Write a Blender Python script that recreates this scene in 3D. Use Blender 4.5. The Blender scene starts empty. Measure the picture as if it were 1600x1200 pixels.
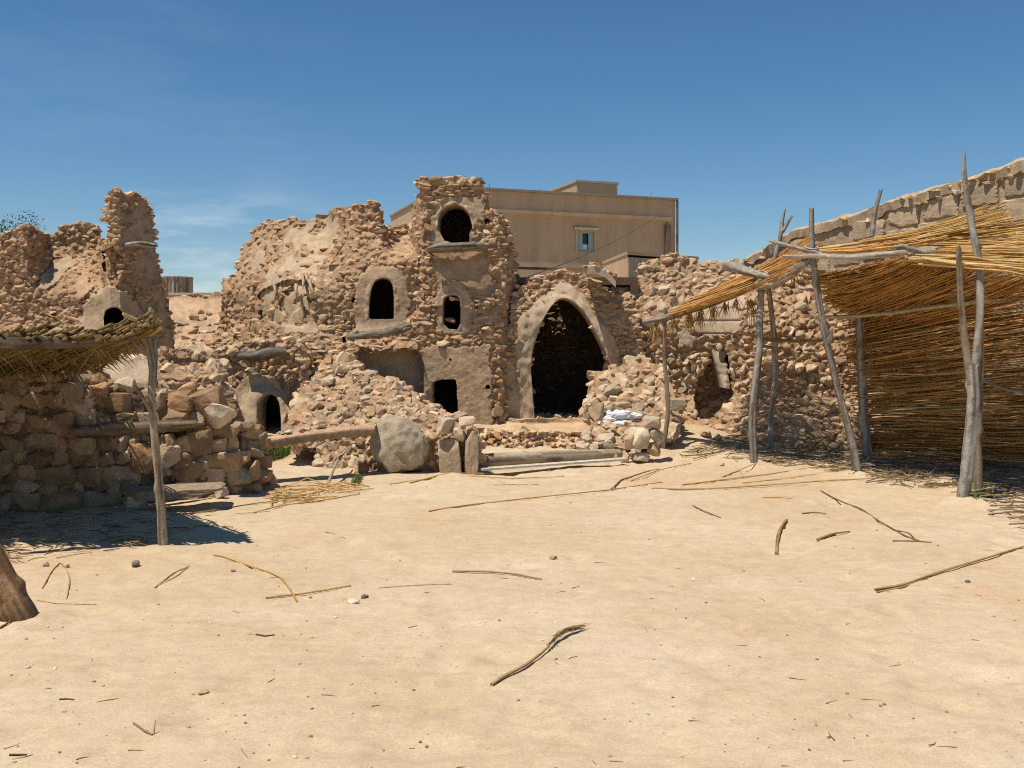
import bpy, bmesh, math, random
import numpy as np
from mathutils import Vector

random.seed(7)
RNG = np.random.default_rng(11)
scn = bpy.context.scene
COL = scn.collection
F, CX, HY, EYE = 1500.0, 800.0, 530.0, 1.6      # focal length in photo pixels, centre column, horizon row, eye height

# ------------------------------------------------------------------ noise
def _h(ix, iy, iz, seed):
    n = (ix.astype(np.uint32) * np.uint32(374761393) + iy.astype(np.uint32) * np.uint32(668265263)
         + iz.astype(np.uint32) * np.uint32(2246822519) + np.uint32(seed * 3266489917 & 0xffffffff))
    n = (n ^ (n >> np.uint32(13))) * np.uint32(1274126177)
    n = n ^ (n >> np.uint32(16))
    return n.astype(np.float64) / 4294967295.0

def vn(x, y, z=0.0, seed=1):
    x, y, z = np.broadcast_arrays(np.asarray(x, float), np.asarray(y, float), np.asarray(z, float))
    ix, iy, iz = np.floor(x).astype(np.int64), np.floor(y).astype(np.int64), np.floor(z).astype(np.int64)
    fx, fy, fz = x - ix, y - iy, z - iz
    fx, fy, fz = (f * f * (3 - 2 * f) for f in (fx, fy, fz))
    r = 0
    for a in (0, 1):
        for b in (0, 1):
            for c in (0, 1):
                w = (fx if a else 1 - fx) * (fy if b else 1 - fy) * (fz if c else 1 - fz)
                r = r + w * _h(ix + a, iy + b, iz + c, seed)
    return r

def fbm(x, y, z=0.0, seed=1, oct=4, gain=.5):
    r, a, t = 0, 1.0, 0
    for k in range(oct):
        r = r + a * vn(np.asarray(x) * 2 ** k, np.asarray(y) * 2 ** k, np.asarray(z) * 2 ** k, seed + 17 * k)
        t += a; a *= gain
    return r / t

def ss(a, b, x):
    t = np.clip((np.asarray(x, float) - a) / (b - a), 0, 1)
    return t * t * (3 - 2 * t)

def pip(px, py, poly):
    px, py = np.asarray(px, float), np.asarray(py, float)
    ins = np.zeros(np.broadcast(px, py).shape, bool)
    n = len(poly)
    for i in range(n):
        x1, y1 = poly[i]; x2, y2 = poly[(i + 1) % n]
        if y1 == y2: continue
        c = (y1 > py) != (y2 > py)
        ins ^= c & (px < (x2 - x1) * (py - y1) / (y2 - y1) + x1)
    return ins

# ------------------------------------------------------------------ ground height and photo measurements
def gh(x, y):
    x, y = np.asarray(x, float), np.asarray(y, float)
    r = .30 - .22 * ss(2.6, 3.8, x)
    m = ss(-1.1, -.5, x) * (1 - ss(1.1, 1.7, x))
    g = r * ss(12.3 + 1.95 * m, 14.3 + .3 * m, y)
    g = g + 2.2 * ss(19, 28, y) + .02 * np.maximum(0, y - 30) * (y < 200)
    g = g + .05 * (fbm(x * .35, y * .35, 0, 3, 3) - .5) * ss(2, 6, y)
    return g

def P(px, py, d):
    px, py, d = np.asarray(px, float), np.asarray(py, float), np.asarray(d, float)
    return np.stack(np.broadcast_arrays((px - CX) / F * d, d, EYE + (HY - py) / F * d), -1)

def G(px, py, lift=0.0):
    d = EYE * F / (py - HY)
    for _ in range(12):
        d = .5 * d + .5 * (EYE - float(gh((px - CX) / F * d, d)) - lift) * F / (py - HY)
    return P(px, py, d)

# ------------------------------------------------------------------ mesh builder
class MB:
    def __init__(s): s.v, s.f, s.c, s.m, s.sm, s.n = [], [], [], [], [], 0
    def add(s, v, f, col=(.5, .5, .5), m=0, smooth=True):
        v = np.asarray(v, float).reshape(-1, 3)
        f = np.asarray(f, np.int64)
        c = np.asarray(col, float)
        if c.ndim == 1: c = np.broadcast_to(c, (len(v), 3))
        s.v.append(v); s.c.append(c); s.f.append(f + s.n); s.m.append(m); s.sm.append(smooth); s.n += len(v)
    def box(s, p0, p1, col=(.5, .5, .5), m=0):
        x0, y0, z0 = p0; x1, y1, z1 = p1
        v = [(x0, y0, z0), (x1, y0, z0), (x1, y1, z0), (x0, y1, z0), (x0, y0, z1), (x1, y0, z1), (x1, y1, z1), (x0, y1, z1)]
        s.add(v, BOXF, col, m, False)
    def build(s, name, mats, parent=None, loc=None):
        v = np.concatenate(s.v); c = np.concatenate(s.c)
        if parent is not None: off = np.array(parent['_w'])
        elif loc is not None: off = np.array(loc, float)
        else:
            off = np.array([(v[:, 0].min() + v[:, 0].max()) / 2, (v[:, 1].min() + v[:, 1].max()) / 2, v[:, 2].min()])
        me = bpy.data.meshes.new(name)
        me.vertices.add(len(v)); me.vertices.foreach_set('co', (v - off).ravel().astype(np.float32))
        li = np.concatenate([f.ravel() for f in s.f])
        cnt = np.concatenate([np.full(len(f), f.shape[1], np.int32) for f in s.f])
        st = np.concatenate([[0], np.cumsum(cnt)[:-1]]).astype(np.int32)
        me.loops.add(len(li)); me.loops.foreach_set('vertex_index', li.astype(np.int32))
        me.polygons.add(len(cnt)); me.polygons.foreach_set('loop_start', st)
        me.polygons.foreach_set('material_index', np.concatenate([np.full(len(f), m, np.int32) for f, m in zip(s.f, s.m)]))
        me.polygons.foreach_set('use_smooth', np.concatenate([np.full(len(f), sm, bool) for f, sm in zip(s.f, s.sm)]))
        me.update(calc_edges=True); me.validate()
        a = me.color_attributes.new('Col', 'FLOAT_COLOR', 'POINT')
        a.data.foreach_set('color', np.concatenate([c, np.ones((len(c), 1))], 1).ravel().astype(np.float32))
        for m in (mats if isinstance(mats, (list, tuple)) else [mats]): me.materials.append(m)
        o = bpy.data.objects.new(name, me); COL.objects.link(o)
        if parent is not None: o.parent = parent; o['_w'] = parent['_w']
        else: o.location = off; o['_w'] = [float(q) for q in off]
        return o
BOXF = [(0, 3, 2, 1), (4, 5, 6, 7), (0, 1, 5, 4), (1, 2, 6, 5), (2, 3, 7, 6), (3, 0, 4, 7)]

def tag(o, label=None, cat=None, group=None, kind=None):
    for k, v in (('label', label), ('category', cat), ('group', group), ('kind', kind)):
        if v: o[k] = v
    return o

def thing(name, loc, label, cat, group=None):
    o = bpy.data.objects.new(name, None); COL.objects.link(o)
    o.location = [float(q) for q in loc]; o['_w'] = [float(q) for q in loc]
    o.empty_display_size = .2
    return tag(o, label, cat, group)

# ------------------------------------------------------------------ materials
def new_mat(name):
    m = bpy.data.materials.new(name); m.use_nodes = True
    nt = m.node_tree; nt.nodes.clear()
    out = nt.nodes.new('ShaderNodeOutputMaterial'); b = nt.nodes.new('ShaderNodeBsdfPrincipled')
    nt.links.new(b.outputs[0], out.inputs[0])
    b.inputs['Specular IOR Level'].default_value = .2
    return m, nt, b

def N(nt, t, **kw):
    n = nt.nodes.new(t)
    for k, v in kw.items():
        if k in n.inputs.keys(): n.inputs[k].default_value = v
        else: setattr(n, k, v)
    return n

def noise_val(nt, scale, lo, hi, detail=6, rough=.6, vec=None, f0=.3, f1=.7):
    n = N(nt, 'ShaderNodeTexNoise', Scale=scale, Detail=detail, Roughness=rough)
    if vec is not None: nt.links.new(vec, n.inputs['Vector'])
    r = N(nt, 'ShaderNodeMapRange'); r.inputs[1].default_value = f0; r.inputs[2].default_value = f1
    r.inputs[3].default_value = lo; r.inputs[4].default_value = hi
    nt.links.new(n.outputs['Fac'], r.inputs[0])
    return r.outputs[0], n.outputs['Fac']

def col_mat(name, rough=.95, s1=9.0, s2=60.0, amt=.25, amt2=.18, bump=.5, dist=.012, gain=1.0, stretch=None):
    m, nt, b = new_mat(name)
    at = N(nt, 'ShaderNodeAttribute', attribute_name='Col')
    tc = N(nt, 'ShaderNodeNewGeometry').outputs['Position']
    if stretch:
        mp = N(nt, 'ShaderNodeMapping'); mp.inputs['Scale'].default_value = stretch; nt.links.new(tc, mp.inputs[0]); tc = mp.outputs[0]
    v1, _ = noise_val(nt, s1, (1 - amt) * gain, (1 + amt) * gain, 5, .6, tc)
    v2, f2 = noise_val(nt, s2, 1 - amt2, 1 + amt2, 4, .65, tc)
    mu = N(nt, 'ShaderNodeMath', operation='MULTIPLY'); nt.links.new(v1, mu.inputs[0]); nt.links.new(v2, mu.inputs[1])
    sc = N(nt, 'ShaderNodeVectorMath', operation='SCALE'); nt.links.new(at.outputs['Color'], sc.inputs[0]); nt.links.new(mu.outputs[0], sc.inputs['Scale'])
    nt.links.new(sc.outputs[0], b.inputs['Base Color'])
    b.inputs['Roughness'].default_value = rough
    if bump:
        bp = N(nt, 'ShaderNodeBump', Strength=bump, Distance=dist)
        _, f3 = noise_val(nt, s2 * .6, 0, 1, 8, .7, tc)
        nt.links.new(f3, bp.inputs['Height']); nt.links.new(bp.outputs[0], b.inputs['Normal'])
    return m

M_STONE = col_mat('limestone_rubble', .95, 7, 55, .22, .2, .7, .015)
M_PLAST = col_mat('mud_plaster', .95, 3, 40, .22, .14, .45, .012)
M_WOOD = col_mat('weathered_wood', .85, 14, 90, .22, .28, .8, .01)
M_REED = col_mat('dry_reed', .6, 5, 70, .18, .2, .2, .003)
def _translucent(m, f):
    nt = m.node_tree; b = [n for n in nt.nodes if n.type == 'BSDF_PRINCIPLED'][0]; out = [n for n in nt.nodes if n.type == 'OUTPUT_MATERIAL'][0]
    t = N(nt, 'ShaderNodeBsdfTranslucent'); nt.links.new(b.inputs['Base Color'].links[0].from_socket, t.inputs[0])
    x = N(nt, 'ShaderNodeMixShader'); x.inputs[0].default_value = f; nt.links.new(b.outputs[0], x.inputs[1]); nt.links.new(t.outputs[0], x.inputs[2]); nt.links.new(x.outputs[0], out.inputs[0])
_translucent(M_REED, .34)
M_HOUSE = col_mat('house_render', .9, 1.6, 12, .13, .07, .15, .01, stretch=(1, 1, .16))
M_SHUT = col_mat('painted_shutter', .5, 4, 30, .06, .05, 0)
M_METAL = col_mat('rusty_sheet', .7, 3, 20, .2, .15, .2, .01)
M_LEAF = col_mat('leaves', .7, 2, 20, .25, .2, 0)
M_CLOTH = col_mat('white_cloth', .85, 6, 40, .06, .05, .3, .01)

def glass_mat():
    m, nt, b = new_mat('dark_glass')
    b.inputs['Base Color'].default_value = (.02, .025, .03, 1); b.inputs['Roughness'].default_value = .15
    b.inputs['Specular IOR Level'].default_value = .5
    return m
M_GLASS = glass_mat()

def sand_mat():
    m, nt, b = new_mat('sandy_earth')
    p = N(nt, 'ShaderNodeNewGeometry').outputs['Position']
    st = N(nt, 'ShaderNodeMapping'); st.inputs['Scale'].default_value = (1, 1.25, 1); nt.links.new(p, st.inputs[0]); pv = st.outputs[0]
    def mix(a, bcol, fac):
        x = N(nt, 'ShaderNodeMix', data_type='RGBA')
        nt.links.new(fac, x.inputs[0])
        for i, s in ((6, a), (7, bcol)):
            if isinstance(s, tuple): x.inputs[i].default_value = (*s, 1)
            else: nt.links.new(s, x.inputs[i])
        return x.outputs[2]
    big, _ = noise_val(nt, .55, 0, 1, 6, .6, pv, .35, .65)
    c = mix((.50, .368, .228), (.565, .44, .292), big)
    og, _ = noise_val(nt, .42, 0, .85, 6, .65, pv, .54, .72)
    c = mix(c, (.505, .325, .19), og)
    pl, _ = noise_val(nt, 1.4, 0, .5, 7, .7, pv, .58, .75)
    c = mix(c, (.63, .515, .37), pl)
    wl, _ = noise_val(nt, .23, 0, .55, 7, .62, pv, .5, .68)
    c = mix(c, (.61, .49, .375), wl)
    tr, _ = noise_val(nt, 2.6, 0, .55, 8, .72, pv, .53, .7)
    c = mix(c, (.41, .27, .165), tr)
    md, _ = noise_val(nt, 9, .84, 1.14, 9, .78, pv)
    fi, ff = noise_val(nt, 85, .78, 1.2, 5, .75, pv)
    mu = N(nt, 'ShaderNodeMath', operation='MULTIPLY'); nt.links.new(md, mu.inputs[0]); nt.links.new(fi, mu.inputs[1])
    sc = N(nt, 'ShaderNodeVectorMath', operation='SCALE'); nt.links.new(c, sc.inputs[0]); nt.links.new(mu.outputs[0], sc.inputs['Scale'])
    vo = N(nt, 'ShaderNodeTexVoronoi', Scale=16.0); nt.links.new(p, vo.inputs['Vector'])
    vs, _ = noise_val(nt, 1.1, .02, .17, 3, .5, pv, .45, .7)
    lt = N(nt, 'ShaderNodeMath', operation='LESS_THAN'); nt.links.new(vo.outputs['Distance'], lt.inputs[0]); nt.links.new(vs, lt.inputs[1])
    dk = N(nt, 'ShaderNodeMath', operation='MULTIPLY'); nt.links.new(lt.outputs[0], dk.inputs[0]); dk.inputs[1].default_value = .55
    c2 = mix(sc.outputs[0], (.22, .135, .08), dk.outputs[0])
    nt.links.new(c2, b.inputs['Base Color'])
    b.inputs['Roughness'].default_value = 1.0; b.inputs['Specular IOR Level'].default_value = .05
    _, h1 = noise_val(nt, 9, 0, 1, 8, .68, pv)
    _, h2 = noise_val(nt, 55, 0, 1, 5, .7, pv)
    ad = N(nt, 'ShaderNodeMath', operation='MULTIPLY_ADD'); nt.links.new(h2, ad.inputs[0]); ad.inputs[1].default_value = .35; nt.links.new(h1, ad.inputs[2])
    bp = N(nt, 'ShaderNodeBump', Strength=.4, Distance=.022); nt.links.new(ad.outputs[0], bp.inputs['Height']); nt.links.new(bp.outputs[0], b.inputs['Normal'])
    return m
M_SAND = sand_mat()

# ------------------------------------------------------------------ rocks
def ico(sub):
    bm = bmesh.new(); bmesh.ops.create_icosphere(bm, subdivisions=sub, radius=1)
    bm.verts.ensure_lookup_table()
    v = np.array([q.co[:] for q in bm.verts]); f = np.array([[l.index for l in q.verts] for q in bm.faces]); bm.free()
    return v, f
ICO = {k: ico(k) for k in (2, 3, 4, 5)}

def rock_proto(sub, cuts=9, seed=0, boxy=.55, rough=.05, cut=(.5, .88)):
    r = np.random.default_rng(seed)
    v, f = ICO[sub]; v = v.copy()
    k = np.abs(v).max(1, keepdims=True)
    v = v * (1 - boxy) + boxy * v / k * .86
    for _ in range(cuts):
        n = r.normal(size=3); n /= np.linalg.norm(n)
        d = r.uniform(*cut)
        t = np.maximum(v @ n - d, 0); v = v - t[:, None] * n
    nz = fbm(v[:, 0] * 2.3 + seed, v[:, 1] * 2.3, v[:, 2] * 2.3, 5, 4) - .5
    v = v * (1 + nz[:, None] * 4 * rough)
    v /= np.abs(v).max(0)
    return v, f
ROCKS = [rock_proto(3, 10 + k % 6, 100 + k, .25 + .5 * ((k * 7) % 5) / 4, .035, (.42, .86)) for k in range(48)]
ROCKSB = [rock_proto(4, 7 + k % 4, 500 + k, .72 + .2 * (k % 4) / 3, .035, (.72, .97)) for k in range(24)]
ROCKS4 = [rock_proto(4, 11 + k % 6, 300 + k, .3 + .5 * ((k * 7) % 5) / 4, .045, (.45, .86)) for k in range(30)]

PAL = np.array([(.47, .335, .205), (.52, .39, .25), (.56, .45, .32), (.46, .285, .16), (.40, .315, .23), (.36, .24, .15), (.42, .27, .155), (.50, .36, .22)])
PAL = PAL * np.array([1.0, .925, .85])
PALW = np.array([.19, .18, .20, .11, .08, .08, .07, .09])
PAL_PALE = PAL * .45 + np.array([.56, .46, .33]) * .55

def rotm(ax, ay, az):
    cx, sx, cy, sy, cz, sz = math.cos(ax), math.sin(ax), math.cos(ay), math.sin(ay), math.cos(az), math.sin(az)
    return (np.array([[cz, -sz, 0], [sz, cz, 0], [0, 0, 1]]) @ np.array([[cy, 0, sy], [0, 1, 0], [-sy, 0, cy]]) @ np.array([[1, 0, 0], [0, cx, -sx], [0, sx, cx]]))

def stone_col(pal=PAL):
    c = pal[RNG.choice(len(pal), p=PALW)]
    return np.clip(c * RNG.uniform(.8, 1.17) * RNG.normal(1, .015, 3), 0, .75)

def add_rock(mb, c, size, rot=(0, 0, 0), col=None, big=False, pal=PAL, k=None):
    lib = ROCKSB if big == 'boxy' else (ROCKS4 if big else ROCKS)
    v, f = lib[RNG.integers(len(lib)) if k is None else k % len(lib)]
    v = (v * (np.array(size) / 2)) @ rotm(*rot).T + np.asarray(c)
    mb.add(v, f, stone_col(pal) if col is None else col, 0, False)

# ------------------------------------------------------------------ a wall surface with stones, built from a measured outline and a distance map
def relief(poly, dfun, thick=.4, step=1.5, holes=(), plaster=(), stone=None, mud=(.375, .24, .14), rough=.03, warp=3.0, seed=1, recess=(), mb=None, lines=(), skew=0.0):
    """poly, holes, plaster [(polygon, colour, lift)], recess [(polygon, depth)] in photo pixels; dfun gives the distance."""
    mb = mb or MB()
    pa = np.array(poly, float)
    x0, y0 = pa.min(0) - 6; x1, y1 = pa.max(0) + 6
    nx, ny = int((x1 - x0) / step) + 1, int((y1 - y0) / step) + 1
    gx, gy = np.meshgrid(x0 + np.arange(nx) * step, y0 + np.arange(ny) * step)
    def warped(px, py):
        return (px + warp * 2 * (fbm(px / 14, py / 14, 0, seed, 3) - .5) * 1.6, py + warp * 2 * (fbm(px / 14, py / 14, 9, seed + 5, 3) - .5) * 1.6)
    def inside(px, py, grow=0):
        wx, wy = warped(px, py)
        r = pip(wx, wy, poly)
        for h in holes: r &= ~pip(px, py, h)
        return r
    def depth(px, py):
        d = dfun(px, py)
        for pl, dep in recess:
            w = pip(*warped(px, py), pl)
            d = d + dep * w
        return d
    def pl_w(px, py):
        wx, wy = px + 7 * (fbm(px / 9, py / 9, 3, seed + 2, 3) - .5) * 2, py + 7 * (fbm(px / 9, py / 9, 5, seed + 3, 3) - .5) * 2
        idx = np.full(np.shape(px), -1)
        for i, q in enumerate(plaster):
            k = pip(wx, wy, q[0])
            if len(q) > 3: k = k & (fbm(px / 11 + py / 40, py / 11, 6, seed + 4, 4) > q[3])
            idx = np.where(k, i, idx)
        return idx
    ccx, ccy = (gx[:-1, :-1] + step / 2), (gy[:-1, :-1] + step / 2)
    mask = inside(ccx, ccy)
    d = depth(gx, gy)
    idx = pl_w(gx, gy)
    big = fbm(gx / 25, gy / 25, 0, seed + 31, 3) - .5
    med = fbm(gx / 6, gy / 5, 0, seed + 37, 4) - .5
    isp = idx >= 0
    jx, jy = gx / 9.0 + 1.3 * big, gy / 5.5 + 1.3 * med
    bx, by = np.floor(jx), np.floor(jy); f1 = np.full(gx.shape, 9.0); cid = np.zeros(gx.shape)
    for oy in (-1, 0, 1):
        for ox in (-1, 0, 1):
            qx, qy = (bx + ox).astype(np.int64), (by + oy).astype(np.int64); z0_ = np.zeros_like(qx)
            dq = (qx + _h(qx, qy, z0_, seed) - jx) ** 2 + (qy + _h(qx, qy, z0_, seed + 1) - jy) ** 2
            cid = np.where(dq < f1, _h(qx, qy, z0_, seed + 2), cid); f1 = np.minimum(f1, dq)
    cell = (1 - np.clip(np.sqrt(f1), 0, 1)) * ~isp
    disp = big * (.09 - .055 * isp) + med * rough * 4 * np.where(isp, .12, 1) - cell * (.4 + cid) * (stone or {}).get('cell', .028 if stone else 0)
    vx, vy = gx.copy(), gy.copy()
    for i, q in enumerate(plaster): disp = disp - q[2] * (idx == i)
    for (lx, ly, lw, ldep, region) in lines:      # block joints
        r = pip(gx, gy, region)
        if lx: disp = disp + ldep * r * np.isclose(np.floor((gx - lx[0] + np.round((gy - ly[0]) / ly[1]) % 2 * lx[1] / 2) / lw) % int(lx[1] / lw), 0)
        disp = disp + ldep * r * np.isclose(np.floor((gy - ly[0]) / lw) % int(ly[1] / lw), 0)
    # smooth the outline
    vid = lambda j, i: j * nx + i
    J, I = np.nonzero(mask)
    quads = np.stack([vid(J + 1, I), vid(J + 1, I + 1), vid(J, I + 1), vid(J, I)], 1)
    pad = np.zeros((ny + 1, nx + 1), bool); pad[1:-1, 1:-1] = mask
    C = pad[1:-1, 1:-1]
    E, EH = [], []
    hm_ = np.zeros((ny + 1, nx + 1), bool)
    for h in holes: hm_[1:-1, 1:-1] |= pip(ccx, ccy, h)
    for (dj, di, a, b2) in ((-1, 0, (0, 1), (0, 0)), (1, 0, (1, 0), (1, 1)), (0, -1, (0, 0), (1, 0)), (0, 1, (1, 1), (0, 1))):
        nb = pad[1 + dj:ny + dj, 1 + di:nx + di]
        j, i = np.nonzero(C & ~nb)
        EH.append(hm_[1 + dj:ny + dj, 1 + di:nx + di][j, i])
        E.append(np.stack([vid(j + a[0], i + a[1]), vid(j + b2[0], i + b2[1])], 1))
    E = np.concatenate(E)
    fx, fy = vx.ravel().copy(), vy.ravel().copy()
    bv = np.unique(E)
    for _ in range(5):
        sx, sy, sn = np.zeros(nx * ny), np.zeros(nx * ny), np.zeros(nx * ny)
        for a, b2 in ((0, 1), (1, 0)):
            np.add.at(sx, E[:, a], fx[E[:, b2]]); np.add.at(sy, E[:, a], fy[E[:, b2]]); np.add.at(sn, E[:, a], 1)
        fx[bv] = .5 * fx[bv] + .5 * sx[bv] / sn[bv]; fy[bv] = .5 * fy[bv] + .5 * sy[bv] / sn[bv]
    V = P(fx, fy, (d + disp).ravel())
    mudc = np.array(mud)
    cols = np.broadcast_to(mudc, (nx * ny, 3)).copy()
    ii = idx.ravel()
    for i, q in enumerate(plaster): cols[ii == i] = q[1]
    if stone is not None: cols *= (1 + (~isp) * (cell > .35) * (cid - .5) * .4).ravel()[:, None]
    cols *= (.82 + .36 * fbm(gx / 18, gy / 18, 2, seed + 41, 4)).ravel()[:, None]
    cols *= (1 - .25 * np.clip(.5 - fbm(gx / 5, gy / 22, 4, seed + 43, 3), 0, 1)).ravel()[:, None]
    used = np.unique(quads); remap = np.full(nx * ny, -1); remap[used] = np.arange(len(used))
    mb.add(V[used], remap[quads], cols[used], 0, True)
    Vb = V[used] + np.array([skew * thick, thick, 0])
    mb.add(Vb, remap[quads][:, ::-1], cols[used], 0, True)
    e = remap[E]; ev = np.unique(e); rm = np.full(len(used), -1); rm[ev] = np.arange(len(ev))
    rv = np.concatenate([V[used][ev], (V[used][ev] + Vb[ev]) / 2, Vb[ev]]); n = len(ev); e = rm[e]
    rq = np.concatenate([np.stack([e[:, 1], e[:, 0], e[:, 0] + n, e[:, 1] + n], 1), np.stack([e[:, 1] + n, e[:, 0] + n, e[:, 0] + 2 * n, e[:, 1] + 2 * n], 1)])
    mb.add(rv, rq, np.tile(cols[used][ev], (3, 1)), 0, True)
    # stones
    if stone:
        oe = E[~np.concatenate(EH)]
        avg = (stone['w'][0] + stone['w'][1]) / 2
        for layer in range(1, max(2, int(thick / avg / .8)) + 1):
            for q in RNG.permutation(len(oe))[:int(len(oe) * step * 15.0 / F / avg * .75)]:
                ex, ey = fx[oe[q, 0]], fy[oe[q, 0]]
                if ey > y1 - 25: continue
                dq = float(depth(np.array([ex]), np.array([ey]))[0])
                wm = RNG.uniform(*stone['w']) * .9; c = P(ex, ey, dq); fr_ = (layer - .4) / max(2, int(thick / avg / .8)); c += np.array([skew * thick * fr_, thick * fr_, 0])
                add_rock(mb, c, (wm, wm * .8, RNG.uniform(*stone['h'])), (RNG.normal(0, .2), RNG.normal(0, .2), RNG.normal(0, .6)), None, stone.get('fine', False), stone.get('pal', PAL))
        lines_ = []
        y = y1
        wl, wh = stone['w']; hl, hh = stone['h']
        loose = stone.get('loose', .12); skip = stone.get('skip', .05); pal = stone.get('pal', PAL); out = stone.get('out', .28); bigq = stone.get('big', .07)
        while y > y0:
            dm = float(dfun(np.array([(x0 + x1) / 2]), np.array([y]))[0]) if np.ndim(dfun(np.array([x0]), np.array([y]))) else 15
            hrow = RNG.uniform(hl, hh) / dm * F
            x = x0 - RNG.uniform(0, 10)
            while x < x1:
                yy = y - hrow / 2 + 7 * (vn(np.array([x / 55.]), np.array([y / 30.]), 0, seed + 51)[0] - .5) * 2 + RNG.normal(0, hrow * .12)
                dd = float(depth(np.array([x]), np.array([yy]))[0])
                wpx = RNG.uniform(wl, wh) / dd * F * (1.0 if RNG.random() > .3 else .6)
                xc = x + wpx / 2; x += wpx * .97
                if RNG.random() < skip: continue
                if not bool(inside(np.array([xc]), np.array([yy]))[0]): continue
                if pl_w(np.array([xc]), np.array([yy]))[0] >= 0: continue
                s = dd / F
                fl_ = stone.get('fill', 1.0); wm = wpx * s * RNG.uniform(1.0, 1.12) * fl_; hm = hrow * s * RNG.uniform(.88, 1.25) * fl_
                if RNG.random() < bigq: wm *= 1.25; hm *= 1.5
                dep = max(hm * 1.1, wm * .55) * RNG.uniform(.8, 1.15)
                dd = float(depth(np.array([xc]), np.array([yy]))[0])
                bury = out * 1.12 if ('fill' in stone or stone.get('fine')) else out * (.22 + 1.3 * float(ss(.3, .62, fbm(xc / 38, yy / 26, 1, seed + 61, 3)))); c = P(xc, yy, dd + dep * (.5 - bury) + RNG.normal(0, .012))
                add_rock(mb, c, (wm, dep, hm), (RNG.normal(0, loose * 1.3), RNG.normal(0, loose), RNG.normal(0, loose * 1.6)), None, stone.get('fine', False), pal)
            y -= hrow * .93
    return mb

def rubble(mb, poly, dfun, n, size, pal=PAL, big=False, flat=.65, seed=1):
    """loose stones lying at random on a slope"""
    pa = np.array(poly, float); x0, y0 = pa.min(0); x1, y1 = pa.max(0)
    k = 0
    while k < n:
        px, py = RNG.uniform(x0, x1), RNG.uniform(y0, y1)
        if not pip(np.array([px]), np.array([py]), poly)[0]: continue
        k += 1
        d = float(dfun(np.array([px]), np.array([py]))[0])
        s = RNG.uniform(*size) * (1 if RNG.random() > .12 else 1.5)
        c = P(px, py, d + RNG.uniform(-.3, .25) * s)
        add_rock(mb, c, (s, s * RNG.uniform(.6, .95), s * RNG.uniform(flat - .15, flat + .2)), (RNG.normal(0, .45), RNG.normal(0, .4), RNG.uniform(0, 6.28)), None, big, pal)
    return mb

def resample(pts, n):
    pts = np.array(pts, float)
    # smooth curve through the points
    seg = np.linalg.norm(np.diff(pts, axis=0), axis=1); t = np.concatenate([[0], np.cumsum(seg)]); u = np.linspace(0, t[-1], n)
    q = np.stack([np.interp(u, t, pts[:, k]) for k in range(pts.shape[1])], 1)
    for _ in range(max(1, n // 12)):
        q[1:-1] = .25 * q[:-2] + .5 * q[1:-1] + .25 * q[2:]
    return q

def band(inner, outer, d, thick, col, n=70, m=12, bulge=.012, rough=.02, seed=1, lip=.085, ragged=.5, skew=0.0):
    """an arched strip between two curves (photo pixels) at distance d, rounded, with its inner and outer sides running back"""
    mb = MB()
    a, b = resample(inner, n), resample(outer, n)
    t = np.linspace(0, 1, m)[None, :, None]
    b = b + (b - a) * (ragged * 2 * (fbm(np.arange(n) / 7., seed, 0, seed, 4) - .5))[:, None]
    q = a[:, None, :] * (1 - t) + b[:, None, :] * t
    prof = np.sin(np.pi * np.linspace(0, 1, m))[None, :] ** .6
    dd = (d(q[..., 0], q[..., 1]) if callable(d) else np.full(q.shape[:2], d)) - bulge * prof + lip * np.linspace(0, 1, m)[None, :] ** 1.7 + rough * 3 * (fbm(q[..., 0] / 9, q[..., 1] / 9, 0, seed, 4) - .5)
    V = P(q[..., 0], q[..., 1], dd)
    back_in = V[:, :1] + np.array([skew * thick, thick, 0]); back_out = V[:, -1:] + np.array([skew * thick, thick, 0])
    V = np.concatenate([back_in, (back_in + V[:, :1]) / 2, V, (back_out + V[:, -1:]) / 2, back_out], 1)
    mm = V.shape[1]
    idx = np.arange(n * mm).reshape(n, mm)
    f = np.stack([idx[:-1, :-1], idx[:-1, 1:], idx[1:, 1:], idx[1:, :-1]], -1).reshape(-1, 4)
    qx = V[..., 0] * 40
    c = np.array(col) * (.58 + .84 * fbm(qx / 4, V[..., 2] * 7, V[..., 1] * 4, seed + 3, 5))[..., None]
    mb.add(V.reshape(-1, 3), f, c.reshape(-1, 3), 0, True)
    return mb

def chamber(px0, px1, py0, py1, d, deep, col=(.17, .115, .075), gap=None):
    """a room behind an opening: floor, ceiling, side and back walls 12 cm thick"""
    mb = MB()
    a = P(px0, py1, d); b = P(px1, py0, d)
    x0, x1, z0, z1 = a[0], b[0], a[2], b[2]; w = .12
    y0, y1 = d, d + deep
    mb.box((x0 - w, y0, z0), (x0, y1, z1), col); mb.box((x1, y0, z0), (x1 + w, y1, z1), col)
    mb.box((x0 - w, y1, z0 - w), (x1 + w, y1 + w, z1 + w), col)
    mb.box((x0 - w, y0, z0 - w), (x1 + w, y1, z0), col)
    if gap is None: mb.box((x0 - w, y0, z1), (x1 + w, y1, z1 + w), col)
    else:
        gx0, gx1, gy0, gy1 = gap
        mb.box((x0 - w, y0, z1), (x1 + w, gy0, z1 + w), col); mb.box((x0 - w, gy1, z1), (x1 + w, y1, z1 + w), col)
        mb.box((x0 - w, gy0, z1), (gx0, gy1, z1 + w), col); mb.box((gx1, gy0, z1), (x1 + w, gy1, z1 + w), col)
    return mb

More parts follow.
